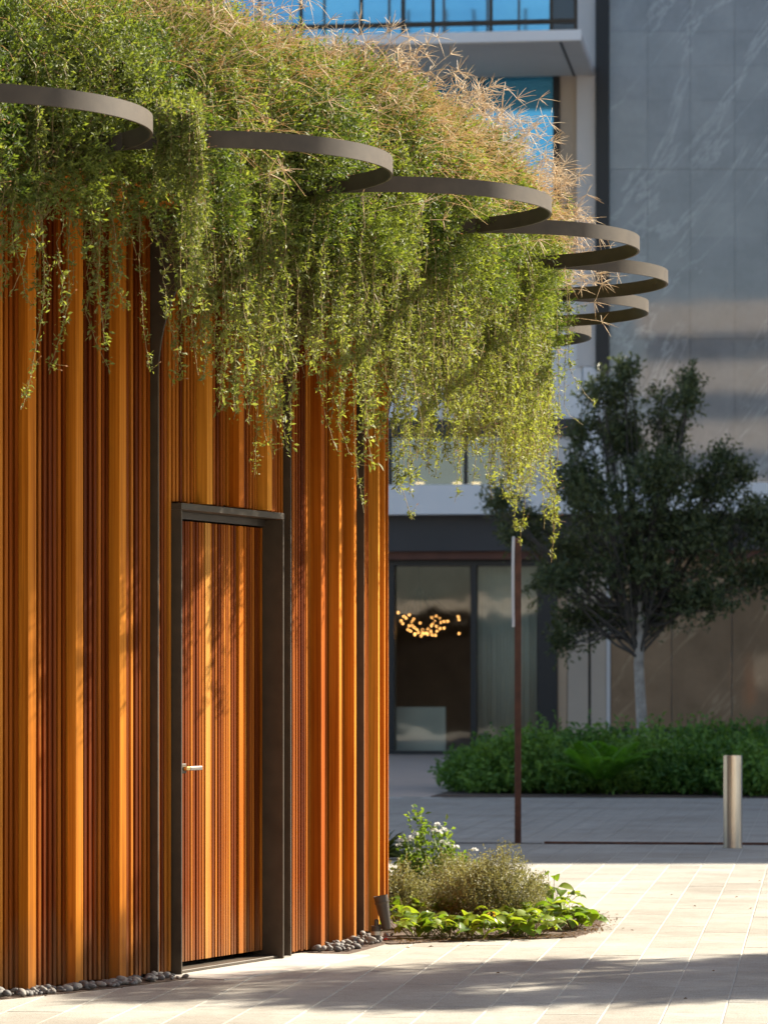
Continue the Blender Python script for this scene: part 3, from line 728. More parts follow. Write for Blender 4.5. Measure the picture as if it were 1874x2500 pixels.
# yellow blooms
for (dx, dy, Z, lab) in ((1060, 1975, 22.2, 'yellow bloom among broad leaves, directly below the silvery shrub'), (1088, 1998, 21.9, 'yellow bloom among broad leaves near the bed edge')):
    nq = 16; dq = rand_dirs(nq)
    tag(link('yellow_bloom', leaf_mesh('yb', dq * .012, dq, rand_dirs(nq), np.full(nq, .022), np.full(nq, .014), rng.random(nq), M['yellow']), None, at(dx, dy, Z)), lab, 'flower')
# shaded strappy plant just past the wall
sp_ = ground_pt(852, 1815)
e = empty('strap_leaf_plant', (sp_.x - .15, 31.5, 0)); tag(e, 'dark strappy plant in the shade beyond the end of the wall', 'plant')
nb = 160; dq = rand_dirs(nb); dq[:, 2] = np.abs(dq[:, 2]) * .9 + .25; dq = unit(dq); q = np.linspace(0, 1, 5)[None, :, None]; Lq = rng.uniform(.3, .55, nb)[:, None, None]
link('leaf', tubes('sl', dq[:, None] * q * Lq + np.array([0, 0, -.35]) * q ** 2 * Lq, np.array([.006, .01, .009, .006, .001])[None].repeat(nb, 0), M['leaf_mound'], rng.random(nb)), e)

# ------------------------------------------------------------------ ground spotlight and litter
sb = Vector((-0.048, 21.06, 0.0))
sl = empty('ground_spotlight', sb); tag(sl, 'dark bronze bullet spotlight tilted up beside the cedar wall', 'spotlight')
def cyl(r0, r1, h, n=24, mat=None, hollow=0.0):
    prof = [(0, 0), (r0, 0), (r0 + (r1 - r0) * .02, 0.002), (r1, h)]
    if hollow: prof += [(r1 - .004, h), (r1 - .006, h - hollow), (0, h - hollow)]
    else: prof += [(0, h)]
    bm = bmesh.new(); rings_ = []
    for (r_, z_) in prof: rings_.append([bm.verts.new((r_ * math.cos(2 * math.pi * i / n), r_ * math.sin(2 * math.pi * i / n), z_)) for i in range(n)] if r_ > 0 else [bm.verts.new((0, 0, z_))])
    for a, b in zip(rings_[:-1], rings_[1:]):
        for i in range(n):
            j = (i + 1) % n
            if len(a) == 1: bm.faces.new((a[0], b[j], b[i]))
            elif len(b) == 1: bm.faces.new((a[i], a[j], b[0]))
            else: bm.faces.new((a[i], a[j], b[j], b[i]))
    bmesh.ops.recalc_face_normals(bm, faces=bm.faces[:])
    for f_ in bm.faces: f_.smooth = len(f_.verts) == 4
    for e_ in bm.edges:
        if len(e_.link_faces) == 2 and e_.calc_face_angle(0) > .7: e_.smooth = False
    me = bpy.data.meshes.new('c'); bm.to_mesh(me); bm.free(); me.materials.append(mat); return me
link('post', cyl(.028, .028, .105, 24, M['bronze_dark']), sl)
link('post_collar', cyl(.0295, .0295, .022, 24, M['steel']), sl, (0, 0, .052))
link('knuckle', box_mesh(-.009, .018, -.014, .014, .100, .145, M['bronze_dark'], .006), sl)
link('swivel_arm', box_mesh(.010, .055, -.008, .008, .098, .114, M['bronze_dark'], .003), sl)
hood = link('hood', cyl(.026, .044, .20, 28, M['bronze_dark'], .03), sl, (.066, 0, .086), (0, R_(-11), 0))
link('lens_rim', cyl(.0405, .0455, .012, 28, M['bronze']), hood, (0, 0, .150))
M['petal'] = plain('red petal', (0.55, 0.03, 0.02), .5)
def litter(name, p, L, W, mat, label, cat, group=None):
    bm = bmesh.new(); a = random.uniform(0, 6.28)
    pts_ = [(0, 0, .001), (.5, .5, .012), (1, 0, .004), (.5, -.5, .010)]
    vs = [bm.verts.new(((x - .5) * L * math.cos(a) - y * W * math.sin(a), (x - .5) * L * math.sin(a) + y * W * math.cos(a), z * L / .04)) for x, y, z in pts_]
    bm.faces.new((vs[0], vs[1], vs[2])); bm.faces.new((vs[0], vs[2], vs[3]))
    me = bpy.data.meshes.new('l'); bm.to_mesh(me); bm.free(); me.materials.append(mat)
    if 'var' not in me.attributes:
        at_ = me.attributes.new('var', 'FLOAT', 'POINT'); at_.data.foreach_set('value', np.full(4, random.random(), dtype=np.float32))
    tag(link(name, me, None, p + Vector((0, 0, .004))), label, cat, group)
litter('fallen_petal', ground_pt(834, 2034), .05, .035, M['petal'], 'red petal lying beside the spotlight on the paving', 'petal')
for (dx, dy) in ((1300, 2012), (1318, 2010), (1330, 2008), (1345, 2008), (1322, 2016), (1365, 2012), (1322, 1900), (1405, 1920), (1500, 1960), (1560, 1918), (1590, 1940), (1640, 1905), (1010, 2046), (880, 2050), (840, 2060), (1075, 2105), (1540, 2100), (1480, 2160), (1620, 1965), (1450, 1935), (430, 2065), (930, 2048)):
    litter('fallen_leaf', ground_pt(dx, dy), random.uniform(.018, .035), random.uniform(.008, .016), M['litter'], 'small dry brown leaf lying on the pale paving', 'leaf', 'fallen leaves on the paving')

# ------------------------------------------------------------------ sign post, bollard, edging
pb = ground_pt(1118, 1822)
sg = empty('sign_post', pb); tag(sg, 'slim rusty steel post carrying a thin pale sign blade', 'sign post')
HP = (660 * K) * pb.y / FPX
link('post', box_mesh(-.031, .031, -.03, .03, 0, HP, M['corten'], .004), sg)
def sign_blade():
    bm = bmesh.new(); z0, z1 = HP - .86, HP + .01; A, B = [], []
    for i in range(13):
        q = i / 12; z = z0 + (z1 - z0) * q; xb = -.050 - .006 * math.sin(math.pi * q)
        A.append([bm.verts.new((xb - .004 + dx_, y_, z)) for dx_, y_ in ((0, -.10), (.022, -.10), (.022, .10), (0, .10))])
    for a, b in zip(A[:-1], A[1:]):
        for q in range(4): bm.faces.new((a[q], a[(q + 1) % 4], b[(q + 1) % 4], b[q]))
    bm.faces.new(A[0][::-1]); bm.faces.new(A[-1])
    bmesh.ops.recalc_face_normals(bm, faces=bm.faces[:])
    me = bpy.data.meshes.new('blade'); bm.to_mesh(me); bm.free(); me.materials.append(M['white']); return me
link('sign_blade', sign_blade(), sg)
bp_ = ground_pt(1582, 1832)
bo = empty('bollard', bp_); tag(bo, 'cylindrical brushed stainless steel bollard on the plaza', 'bollard')
BH = 200 * K * bp_.y / FPX; BRD = 20.5 * K * bp_.y / FPX
M['bollard'] = plain('brushed bollard steel', (0.62, 0.58, 0.52), 0.24, 1.0, 0.05, 4)
link('tube', cyl(BRD, BRD, BH - .006, 40, M['bollard']), bo)
link('cap', cyl(BRD - .004, BRD - .004, .008, 40, M['bollard']), bo, (0, 0, BH - .007))
link('base_flange', cyl(BRD + .012, BRD + .012, .006, 40, M['bollard']), bo, (0, 0, .001))
FA = R_(-7.0)
ed = ground_pt(1175, 1823)
tag(link('steel_edging', box_mesh(0, 9, -.03, .03, 0, .022, M['corten'], .002), None, ed, (0, 0, FA)), 'low rusty steel edging strip running past the bollard foot', 'edging')
tag(link('trench_drain', box_mesh(-14, -.02, -.035, .035, 0, .006, M['bronze_dark']), None, ed + Vector((0, 0.02, 0)), (0, 0, FA)), 'narrow dark trench drain crossing the shaded paving behind the pavilion', 'drain')

# ------------------------------------------------------------------ buildings behind
FZ = 81.0; FT = R_(7.0); cf, sf = math.cos(FT), math.sin(FT)
def F(dx, dy, off=0.0):
    a, b = ray(dx, dy); t_ = (off + FZ * cf) / (a * sf + cf)
    x, y = a * t_, t_
    return x * cf - (y - FZ) * sf, HC + b * t_
bld = empty('office_building', (0, FZ, 0), -FT); tag(bld, 'shaded office building with glass lobby entrance and concrete balcony', 'building')
stn = empty('stone_tower', (0, FZ, 0), -FT); tag(stn, 'tall grey veined-stone clad tower in shade behind the tree', 'building')
def fbox(name, dx0, dx1, dy0, dy1, y0, y1, mat, par=None, ref=None, bevel=0.0):
    ref = y0 if ref is None else ref
    s0, z1 = F(dx0, dy0, ref); s1, z0 = F(dx1, dy1, ref)
    return link(name, box_mesh(s0, s1, y0, y1, max(z0, 0.0), z1, mat, bevel), par or bld)
M['plaster'] = plain('pale grey plaster', (0.72, 0.68, 0.64), .8, 0, .05, .5)
M['beige'] = plain('warm beige plaster', (0.52, 0.42, 0.32), .75, 0, .06, .6)
M['slabwhite'] = plain('white fascia', (0.90, 0.90, 0.90), .6, 0, .04, .5)
M['charcoal'] = plain('charcoal cladding', (0.055, 0.052, 0.052), .6, 0, .1, 1)
M['black'] = plain('black aluminium', (0.012, 0.012, 0.013), .4, 0, .1, 2)
M['lintel'] = plain('rust brown soffit', (0.13, 0.045, 0.025), .6, 0, .2, 2)
M['tan'] = plain('tan panel', (0.52, 0.37, 0.24), .6, 0, .08, 1)
def glass_blue():
    m, t, b = new_mat('sky-painted window glass')
    b.inputs['Metallic'].default_value = .65; b.inputs['Roughness'].default_value = .06
    b.inputs['IOR'].default_value = 1.9; b.inputs['Specular IOR Level'].default_value = .5
    mp = coords(t, (1, 1, 1), 'Position'); n_ = noise(t, mp, .5, 2); bump(t, b, n_.outputs[0], .06, .2)
    r = ramp(t, [(.35, (0.09, 0.46, 0.72)), (.65, (0.17, 0.60, 0.82))]); n2 = noise(t, mp, .35, 3); t.links.new(n2.outputs[0], r.inputs[0]); t.links.new(r.outputs[0], b.inputs['Base Color'])  # reflected sky put into the base colour as blue
    return m
M['blue'] = glass_blue()
def glass_clear(name, tint, fac):
    m, t, b = new_mat(name)
    tr = N(t, 'ShaderNodeBsdfTransparent'); tr.inputs[0].default_value = (*tint, 1)
    gl = N(t, 'ShaderNodeBsdfGlossy'); gl.inputs['Roughness'].default_value = .03
    mp = coords(t, (1, 1, 1), 'Position'); n_ = noise(t, mp, .7, 2); bp2 = N(t, 'ShaderNodeBump'); bp2.inputs['Strength'].default_value = .05; bp2.inputs['Distance'].default_value = .1
    t.links.new(n_.outputs[0], bp2.inputs['Height']); t.links.new(bp2.outputs[0], gl.inputs['Normal'])
    mx = N(t, 'ShaderNodeMixShader'); mx.inputs[0].default_value = fac
    t.links.new(tr.outputs[0], mx.inputs[1]); t.links.new(gl.outputs[0], mx.inputs[2]); t.links.new(mx.outputs[0], t.nodes['Material Output'].inputs[0])
    return m
M['glass'] = glass_clear('lobby glass', (.86, .87, .84), .06)
M['glass_up'] = glass_clear('upper window glass', (.5, .55, .55), .28)
def marble(name, base, vein, spec):
    m, t, b = new_mat(name)
    mp = coords(t, (1, 1, 1), 'Position')
    ro = N(t, 'ShaderNodeMapping'); ro.inputs['Rotation'].default_value = (0, R_(-36), 0); t.links.new(mp.outputs[0], ro.inputs['Vector'])
    rot = N(t, 'ShaderNodeMapping'); rot.inputs['Scale'].default_value = (1, 1, .22); t.links.new(ro.outputs[0], rot.inputs['Vector'])
    n1 = noise(t, rot, 0.85, 7, .62, .6)
    ab = N(t, 'ShaderNodeMath', operation='SUBTRACT'); ab.inputs[1].default_value = .5; t.links.new(n1.outputs[0], ab.inputs[0])
    aa = N(t, 'ShaderNodeMath', operation='ABSOLUTE'); t.links.new(ab.outputs[0], aa.inputs[0])
    vr = ramp(t, [(0.0, (1, 1, 1)), (.006, (.45, .45, .45)), (.022, (0, 0, 0))]); t.links.new(aa.outputs[0], vr.inputs[0])
    nm = noise(t, mp, .45, 3); mr = ramp(t, [(.36, (0, 0, 0)), (.58, (1, 1, 1))]); t.links.new(nm.outputs[0], mr.inputs[0])
    vm = mixc(t, 1, vr.outputs[0], mr.outputs[0], 'MULTIPLY')
    n3 = noise(t, mp, 1.1, 6, .65); br = ramp(t, [(.3, tuple(c * .82 for c in base)), (.7, tuple(c * 1.18 for c in base))]); t.links.new(n3.outputs[0], br.inputs[0])
    oi = N(t, 'ShaderNodeObjectInfo'); orr = ramp(t, [(0, (.90, .90, .92)), (1, (1.06, 1.06, 1.05))]); t.links.new(oi.outputs['Random'], orr.inputs[0])
    c = mixc(t, 1, br.outputs[0], orr.outputs[0], 'MULTIPLY')
    sep = N(t, 'ShaderNodeRGBToBW'); t.links.new(vm, sep.inputs[0])
    c = mixc(t, sep.outputs[0], c, vein); t.links.new(c, b.inputs['Base Color'])
    b.inputs['Roughness'].default_value = .035; b.inputs['IOR'].default_value = spec
    nb_ = noise(t, mp, .8, 2); bump(t, b, nb_.outputs[0], .03, .03)
    return m
M['marble'] = marble('grey veined stone', (0.31, 0.305, 0.295), (0.52, 0.515, 0.49), 1.75)
M['marble_warm'] = marble('warm-lit veined stone', (0.31, 0.205, 0.12), (0.46, 0.33, 0.20), 1.45)  # warm light on the lower stone put into its colour as brown

# office wing off to the right, the source of the shade over the far paving
wing = empty('office_wing', (24, 52.0, 0)); tag(wing, 'plain office wing off to the right that shades the far paving', 'building')
link('wall', box_mesh(0, 46, 0, 43, 0, 23.5, M['plaster']), wing)
for kz in range(6): link('window_band', box_mesh(1, 45, -.03, -.002, 1.2 + kz * 3.8, 3.4 + kz * 3.8, M['blue']), wing)
# stone cladding panels
cols = [1315, 1398, 1490, 1586, 1680, 1775, 1870]
rows = [-230, -157, -83, -8, 66, 140, 214, 288, 363, 436, 510, 583, 657, 730, 770, 840, 915, 990, 1058]
backs0, backz1 = F(1313, -240, -.3); s_far = 110.0; _, zb0 = F(1315, 1058, -.3)
link('wall', box_mesh(backs0, 24.0, -.24, 14, 0, 24.0, M['marble']), stn)
for c0, c1 in zip(cols[:-1], cols[1:]):
    for ya, yb in zip(rows[:-1], rows[1:]):
        s0, z1 = F(c0, ya, -.3); s1, z0 = F(c1, yb, -.3); g = .009; gz = .035 if ya in (363, 730) else .012
        link('stone_panel', box_mesh(s0 + g, s1 - g, -.258, -.245, z0, z1 - gz, M['marble']), stn)
lc = [1318, 1450, 1580, 1720, 1880]
for c0, c1 in zip(lc[:-1], lc[1:]):
    s0, z1 = F(c0, 1195, -.3); s1, z0 = F(c1, 1574, -.3)
    link('stone_panel', box_mesh(s0 + .01, s1 - .01, -.31, -.245, z0, z1, M['marble_warm'], .004), stn)
fbox('base_strip', 1318, 1900, 1575, 1582, -.33, -.245, M['black'], stn)
fbox('fascia', -700, 1900, 1058, 1105, -1.2, -.32, M['slabwhite'], bld, -1.2)
fbox('beam', -700, 1900, 1108, 1186, -.75, -.32, M['charcoal'], bld, -.75)
fbox('lintel', -700, 1900, 1187, 1204, -.60, .1, M['lintel'], bld, -.6)
fbox('corner_post', 1286, 1314, -260, 800, -.45, .5, M['black'], bld, -.45)
fbox('pier', 1245, 1285.5, -260, 790, -.30, .6, M['plaster'], bld, -.3)
fbox('pier', 1258, 1300, 792, 1056, -.34, .6, M['slabwhite'], bld, -.34)
fbox('drain_pipe', 1301, 1308, 802, 1056, -.42, -.345, M['plaster'], bld, -.42)
# left wing walls
fbox('wall', -700, 1256, 560, 920, -.1, .5, M['slabwhite'], bld, -.1)
fbox('window_head', -700, 1256, 921, 940, -.16, .5, M['charcoal'], bld, -.16)
s0, z1 = F(-700, 941, 0); s1, z0 = F(1110, 1056, 0)
link('upper_window', box_mesh(s0, s1, .02, .05, z0, z1, M['glass_up']), bld)
M['room'] = plain('dim room', (.10, .085, .065), .9)
link('upper_room', box_mesh(s0, s1, 3.0, 3.2, z0 - .3, z1 + .3, M['room']), bld)
link('upper_room_floor', box_mesh(s0, s1, .08, 3.0, z0 - .25, z0 - .02, M['room']), bld)
for dx in (1005, 842, 1098): fbox('mullion', dx - 4, dx + 4, 941, 1056, -.04, .12, M['black'], bld, -.04)
fbox('wall', 1110, 1256, 921.5, 1057, -.08, .5, M['plaster'], bld, -.08)
M['lamp'] = plain('downlight', (.8, .6, .35), .5)
mt = M['lamp'].node_tree; pbd = mt.nodes['Principled BSDF']; pbd.inputs['Emission Color'].default_value = (1, .62, .28, 1); pbd.inputs['Emission Strength'].default_value = 3.0
for dx in (906, 987, 1028):
    s_, z_ = F(dx, 1045, .6); link('downlight', cyl(.10, .10, .03, 16, M['lamp']), bld, (s_, .6, z_))
# balcony
sF, zB = F(1253, 88, -4.6); sBk, zBk = F(1285, 167, -.3)
_, zT = F(1253, 65, -4.6)
link('balcony_slab', box_mesh(-14, sF, -4.6, -.31, zB, zT, M['plaster'], .02), bld)
link('balcony_edge', box_mesh(-14.01, sF + .02, -4.64, -4.605, zB + .02, zT + .015, M['slabwhite']), bld)
link('soffit_trim', box_mesh(sF - .45, sF - .40, -4.55, -.32, zB - .012, zB + .01, M['charcoal']), bld)
zr0 = F(1000, 55, -4.5)[1]; zr1 = F(1000, 45, -4.5)[1]
link('balcony_rail', box_mesh(-14, sF - .12, -4.55, -4.45, zr0, zr1, M['bronze'], .01), bld)
for dx in (650, 780, 870, 935, 1060, 1190, 1243):
    s_, _ = F(dx, 40, -4.5); link('rail_post', box_mesh(s_ - .035, s_ + .035, -4.54, -4.46, zT, zT + 2.2, M['bronze']), bld)
M['rail_glass'] = glass_clear('balustrade glass', (.93, .96, .97), .05)
link('balustrade_glass', box_mesh(-14, sF - .1, -4.512, -4.49, zT + .01, zT + 2.2, M['rail_glass']), bld)
# glazing with sky reflection in its colour, upper storey behind the balcony and the storey below it
gl_edges = [480, 560, 650, 700, 780, 840, 872, 958, 1052, 1120, 1192]
for a, b_ in zip(gl_edges[:-1], gl_edges[1:]):
    fbox('window_pane', a + 2.5, b_ - 2.5, -250, 120, -.06, -.02, M['blue'], bld, -.06)
    fbox('mullion', b_ - 2.2, b_ + 2.2, -250, 120, -.12, .0, M['black'], bld, -.12)
fbox('window_header', 480, 1205, 128, 136, -.22, .4, M['beige'], bld, -.22)
fbox('window_frame', 480, 1205, 136.5, 156, -.15, .3, M['black'], bld, -.15)
for a, b_ in zip([480, 700, 870, 1043], [700, 870, 1043, 1196]):
    fbox('window_pane', a + 2.5, b_ - 2.5, 157, 556, -.06, -.02, M['blue'], bld, -.06)
    fbox('mullion', b_ - 2.2, b_ + 2.2, 157, 556, -.12, .0, M['black'], bld, -.12)
fbox('window_reveal', 1198, 1208, 157, 556, -.20, .3, M['black'], bld, -.2)
fbox('wall', 1209, 1245, 122, 556, -.14, .3, M['beige'], bld, -.14)
link('wall_core', box_mesh(-16, backs0 - .6, .62, 12, 6.0, 40, M['charcoal']), bld)
# lobby front
fbox('wall', -700, 837, 1205.5, 1640, -.2, .18, M['tan'], bld, -.2)
fbox('header', 838, 1204, 1205, 1221, -.30, .15, M['black'], bld, -.3)
fbox('sill', 838, 1204, 1622, 1633, -.30, .15, M['black'], bld, -.3)
for (a, b_) in ((838, 851), (1016, 1028), (1160, 1202)): fbox('mullion', a, b_, 1221.5, 1621.5, -.28, .13, M['black'], bld, -.28)
for (a, b_) in ((852, 1015), (1029, 1159)): fbox('glass_pane', a, b_, 1222, 1621, -.06, -.03, M['glass'], bld, -.06)
s_a, zt_ = F(700, 1205, 0); s_b, _ = F(1204, 1205, 0)
M['lobby'] = plain('dim lobby wall', (.36, .30, .20), .85, 0, .3, .7)
link('lobby_back_wall', box_mesh(s_a, s_b + 1, 7.0, 7.2, 0, 5, M['lobby']), bld)
link('lobby_side_wall', box_mesh(s_b + .3, s_b + .5, .2, 6.99, 0, 5, M['lobby']), bld)
link('lobby_side_wall', box_mesh(s_a - .2, s_a, .2, 6.99, 0, 5, M['lobby']), bld)
link('lobby_ceiling', box_mesh(s_a, s_b + .29, .2, 6.99, zt_ + .4, zt_ + .6, M['lobby']), bld)
for (a, b_, mt_) in ((1204, 1224, 'tan'), (1226, 1270, 'beige'), (1276, 1309, 'beige')): fbox('wall_panel', a, b_, 1205, 1620, -.2 if mt_ == 'tan' else -.26, .3, M[mt_], bld, -.2)
fbox('wall_panel', 1309.5, 1317, 1205, 1620, -.33, .3, M['plaster'], bld, -.33)
fbox('wall_joint', 1204, 1310, 1205, 1625, -.1, .1, M['black'], bld, -.1)
M['curtain'] = plain('pale sheer curtain', (.70, .71, .62), .9, 0, .12, 1.2)
def curtain(name, dx0, dx1, dy0, dy1, off, label):
    s0, z1 = F(dx0, dy0, off); s1, z0 = F(dx1, dy1, off); n_ = 60; vs, fs = [], []
    for i in range(n_ + 1):
        x = s0 + (s1 - s0) * i / n_; y = off + .05 * math.sin(i * 1.9) + .02 * math.sin(i * .7); vs += [(x, y, max(z0, .03)), (x, y, z1)]
    for i in range(n_): fs.append((2 * i, 2 * i + 2, 2 * i + 3, 2 * i + 1))
    me = bpy.data.meshes.new('cu'); me.from_pydata(vs, [], fs); me.materials.append(M['curtain'])
    for p_ in me.polygons: p_.use_smooth = True
    o = link(name, me, None, (0, FZ, 0), (0, 0, -FT)); sd_ = o.modifiers.new('thick', 'SOLIDIFY'); sd_.thickness = .01
    tag(o, label, 'curtain'); return o
curtain('sheer_curtain', 1029, 1160, 1225, 1619, .25, 'pale sheer curtain behind the right-hand lobby pane')
s0, z1 = F(855, 1527, 1.0); s1, z0 = F(969, 1621, 1.0)
dk = link('lobby_screen', box_mesh(s0, s1, .30, .38, .02, z1, M['curtain'], .01), None, (0, FZ, 0), (0, 0, -FT)); tag(dk, 'low pale frosted screen standing inside the lobby glass', 'screen')
# chandelier of small bulbs
ch0 = F(905, 1335, 2.4)
ch = empty('chandelier', Vector((ch0[0] * cf + 2.4 * sf, FZ - ch0[0] * sf + 2.4 * cf, ch0[1])), -FT); tag(ch, 'lit chandelier of many small warm bulbs inside the lobby', 'chandelier')
M['bulb'] = plain('glowing bulb', (1, .7, .3), .4); pbd = M['bulb'].node_tree.nodes['Principled BSDF']
pbd.inputs['Emission Color'].default_value = (1, .46, .13, 1); pbd.inputs['Emission Strength'].default_value = 3.6
bm = bmesh.new(); bmesh.ops.create_icosphere(bm, subdivisions=1, radius=.019); bme = bpy.data.meshes.new('bulb'); bm.to_mesh(bme); bm.free(); bme.materials.append(M['bulb'])
bul = [(243, 835), (290, 868), (310, 883), (337, 855), (268, 905), (282, 928), (373, 890), (357, 912), (426, 922), (335, 945), (357, 945), (325, 978), (347, 990), (377, 960), (399, 977), (382, 1012), (412, 1002), (445, 978), (447, 1006), (435, 1030), (480, 1005), (490, 1018), (488, 973), (515, 993), (525, 1022), (553, 1025), (565, 990), (560, 950), (530, 930), (545, 906), (523, 878), (557, 865), (587, 885), (600, 918), (592, 968), (625, 966), (625, 910), (655, 908), (742, 870), (749, 894), (748, 1010), (383, 1020), (462, 1012), (520, 945)]
arms = []
for (zx, zy) in bul:
    dx, dy = (900 + zx * .2939) / K, (1250 + zy * .2939) / K
    off = 2.4 + random.uniform(-.5, .5); s_, z_ = F(dx, dy, off)
    p = Vector((s_ - ch0[0], off - 2.4, z_ - ch0[1])); link('bulb', bme, ch, p); arms.append([[0, 0, .75], [p.x * .6, p.y * .6, max(p.z, .0) + .25], [p.x, p.y, p.z]])
link('arm', tubes('ca', np.array(arms), np.full((len(arms), 3), .006), M['black'], sides=4), ch)
link('stem', cyl(.02, .02, 1.5, 8, M['black']), ch, (0, 0, .7))

# building across the plaza, behind the viewpoint (seen only as reflections)
opp = empty('apartment_block', (0, -45, 0)); tag(opp, 'sunlit pale apartment block across the plaza, mirrored in the polished stone', 'building')
M['cream'] = plain('cream render', (.60, .52, .43), .8, 0, .05, .3)
M['window_dark'] = plain('dark window', (.04, .05, .06), .15)
for k_ in range(7):
    z0 = k_ * 3.25
    link('floor_band', box_mesh(-15 if k_ > 1 else -40, 45, -1.2 + (k_ % 2) * .3, 8, z0 + 1.5, z0 + 3.25, M['cream']), opp)
    link('window_band', box_mesh(-14.5 if k_ > 1 else -39.5, 44.5, -1.6, 7, z0, z0 + 1.49, M['window_dark']), opp)
    for x in np.arange(-14.9 if k_ > 1 else -39.9, 45, 3.6): link('pilaster', box_mesh(x, x + 1.3, -1.3, .4, z0, z0 + 1.49, M['cream']), opp)

# ------------------------------------------------------------------ far terrace and planted bed
a0 = ground_pt(500, 1720); 
ter = link('entrance_terrace', box_mesh(-18, 40, 0, 31, -.02, .004, plain('warm terrace stone', (.46, .37, .30), .7, 0, .08, 1.5)), None, (0, 49.6, 0), (0, 0, -FT)); tag(ter, kind='structure')
hb0 = ground_pt(930, 1722)
hb = link('shrub_bed', box_mesh(hb0.x, 22, 0.02, 14, 0, .012, M['soil']), None, (0, hb0.y + hb0.x * math.tan(FT), 0), (0, 0, -FT)); tag(hb, kind='structure')
M['leaf_hedge'] = leaf_mat('hedge leaf', (0.05, 0.13, 0.025), (0.19, 0.33, 0.07), .3)
HL = ['low dark green shrub at the open end of the entrance bed', 'green shrub behind the sign post foot', 'bushy green shrub left of the fern', 'low shrub in front of the fern', 'bushy shrub between fern and tree trunk', 'shrub in front of the tree trunk', 'low bright-leaved shrub beside the bollard',
      'dark shrub just past the bollard']
hpos = [(1030, 1713, .50, .55), (1085, 1716, .70, .80), (1150, 1716, .75, .95), (1215, 1717, .7, .50), (1310, 1717, .65, .42), (1390, 1717, .8, .85), (1480, 1718, .8, .62), (1570, 1720, .85, .82), (1655, 1722, .9, .60)]
HL.append('dark shrub at the far end of the entrance bed, past the bollard')
for (dx, dy, rr_, hh), lab in zip(hpos, HL):
    p = ground_pt(dx, dy); p.y += .35
    shrub('bed_shrub', lab, 'shrub', (p.x, p.y, .03), (rr_ * .78, .62, hh * .82), 430, .09, .048, M['leaf_hedge'], 'shrubs of the entrance bed', .7, 8, shoot=random.uniform(.2, .34), shell=2.0, var0=random.uniform(.3, .75))
back = [(1050, 1650, .8), (1105, 1615, .9), (1175, 1590, .9), (1250, 1600, .95), (1330, 1575, .9), (1440, 1595, 1.0), (1505, 1560, .9), (1590, 1585, 1.1), (1660, 1580, 1.2)]
BL_ = ['tall dark shrub behind the open end of the entrance bed', 'tall shrub right behind the rusty sign post', 'tall shrub in front of the tan wall panels', 'tall shrub between the wall panels and the fern', 'tall shrub behind the fern, left of the tree trunk', 'tall shrub just right of the tree trunk, against the lower stone', 'tallest spiky shrub against the lower stone wall', 'tall dark shrub behind the bollard', 'tall dark shrub past the bollard against the lower stone']
for (dx, dy, rr_), bl_ in zip(back, BL_):
    p = at(dx, dy, 53.5); shrub('back_shrub', bl_, 'shrub', (p.x, 53.5, .03), (rr_ * .8, .9, p.z * .92), 480, .09, .048, M['leaf_hedge'], 'rear row of entrance bed shrubs', .9, 8, shoot=random.uniform(.26, .42), shell=2.0, var0=random.uniform(.25, .55))
# fern
fp_ = at(1290, 1700, 50.9)
fe = empty('fern', (fp_.x, 49.85, .20)); tag(fe, 'bright green fern with arching fronds in the entrance bed', 'fern')
M['leaf_fern'] = leaf_mat('fern leaf', (0.10, 0.27, 0.03), (0.18, 0.38, 0.05), .4)
for k_ in range(15):
    a = k_ / 15 * 6.283 + random.uniform(-.2, .2); el = random.uniform(.65, 1.25); Lf_ = random.uniform(.75, 1.05)
    nb = 44; q = np.repeat(np.linspace(.06, 1, nb // 2), 2); sdir = np.tile([1.0, -1.0], nb // 2)
    ax = np.array([math.cos(a), math.sin(a), 0.0]); sx = np.array([-math.sin(a), math.cos(a), 0.0])
    spine = ax * (q * Lf_ * math.cos(el) * 1.15)[:, None] + np.array([0, 0, 1.0]) * (Lf_ * (q * math.sin(el) * 1.15 - .45 * q ** 2.2))[:, None]
    Dn = unit(sx * sdir[:, None] + ax * .45); Ln = .20 * np.sin(np.pi * np.clip(q * .9 + .1, 0, 1)) + .03
    me = leaf_mesh('frond', spine, Dn, np.tile([0, 0, 1.0], (nb, 1)), Ln, np.full(nb, .06), np.clip(.5 + rng.normal(0, .2, nb), 0, 1), M['leaf_fern'])
    link('frond', me, fe)

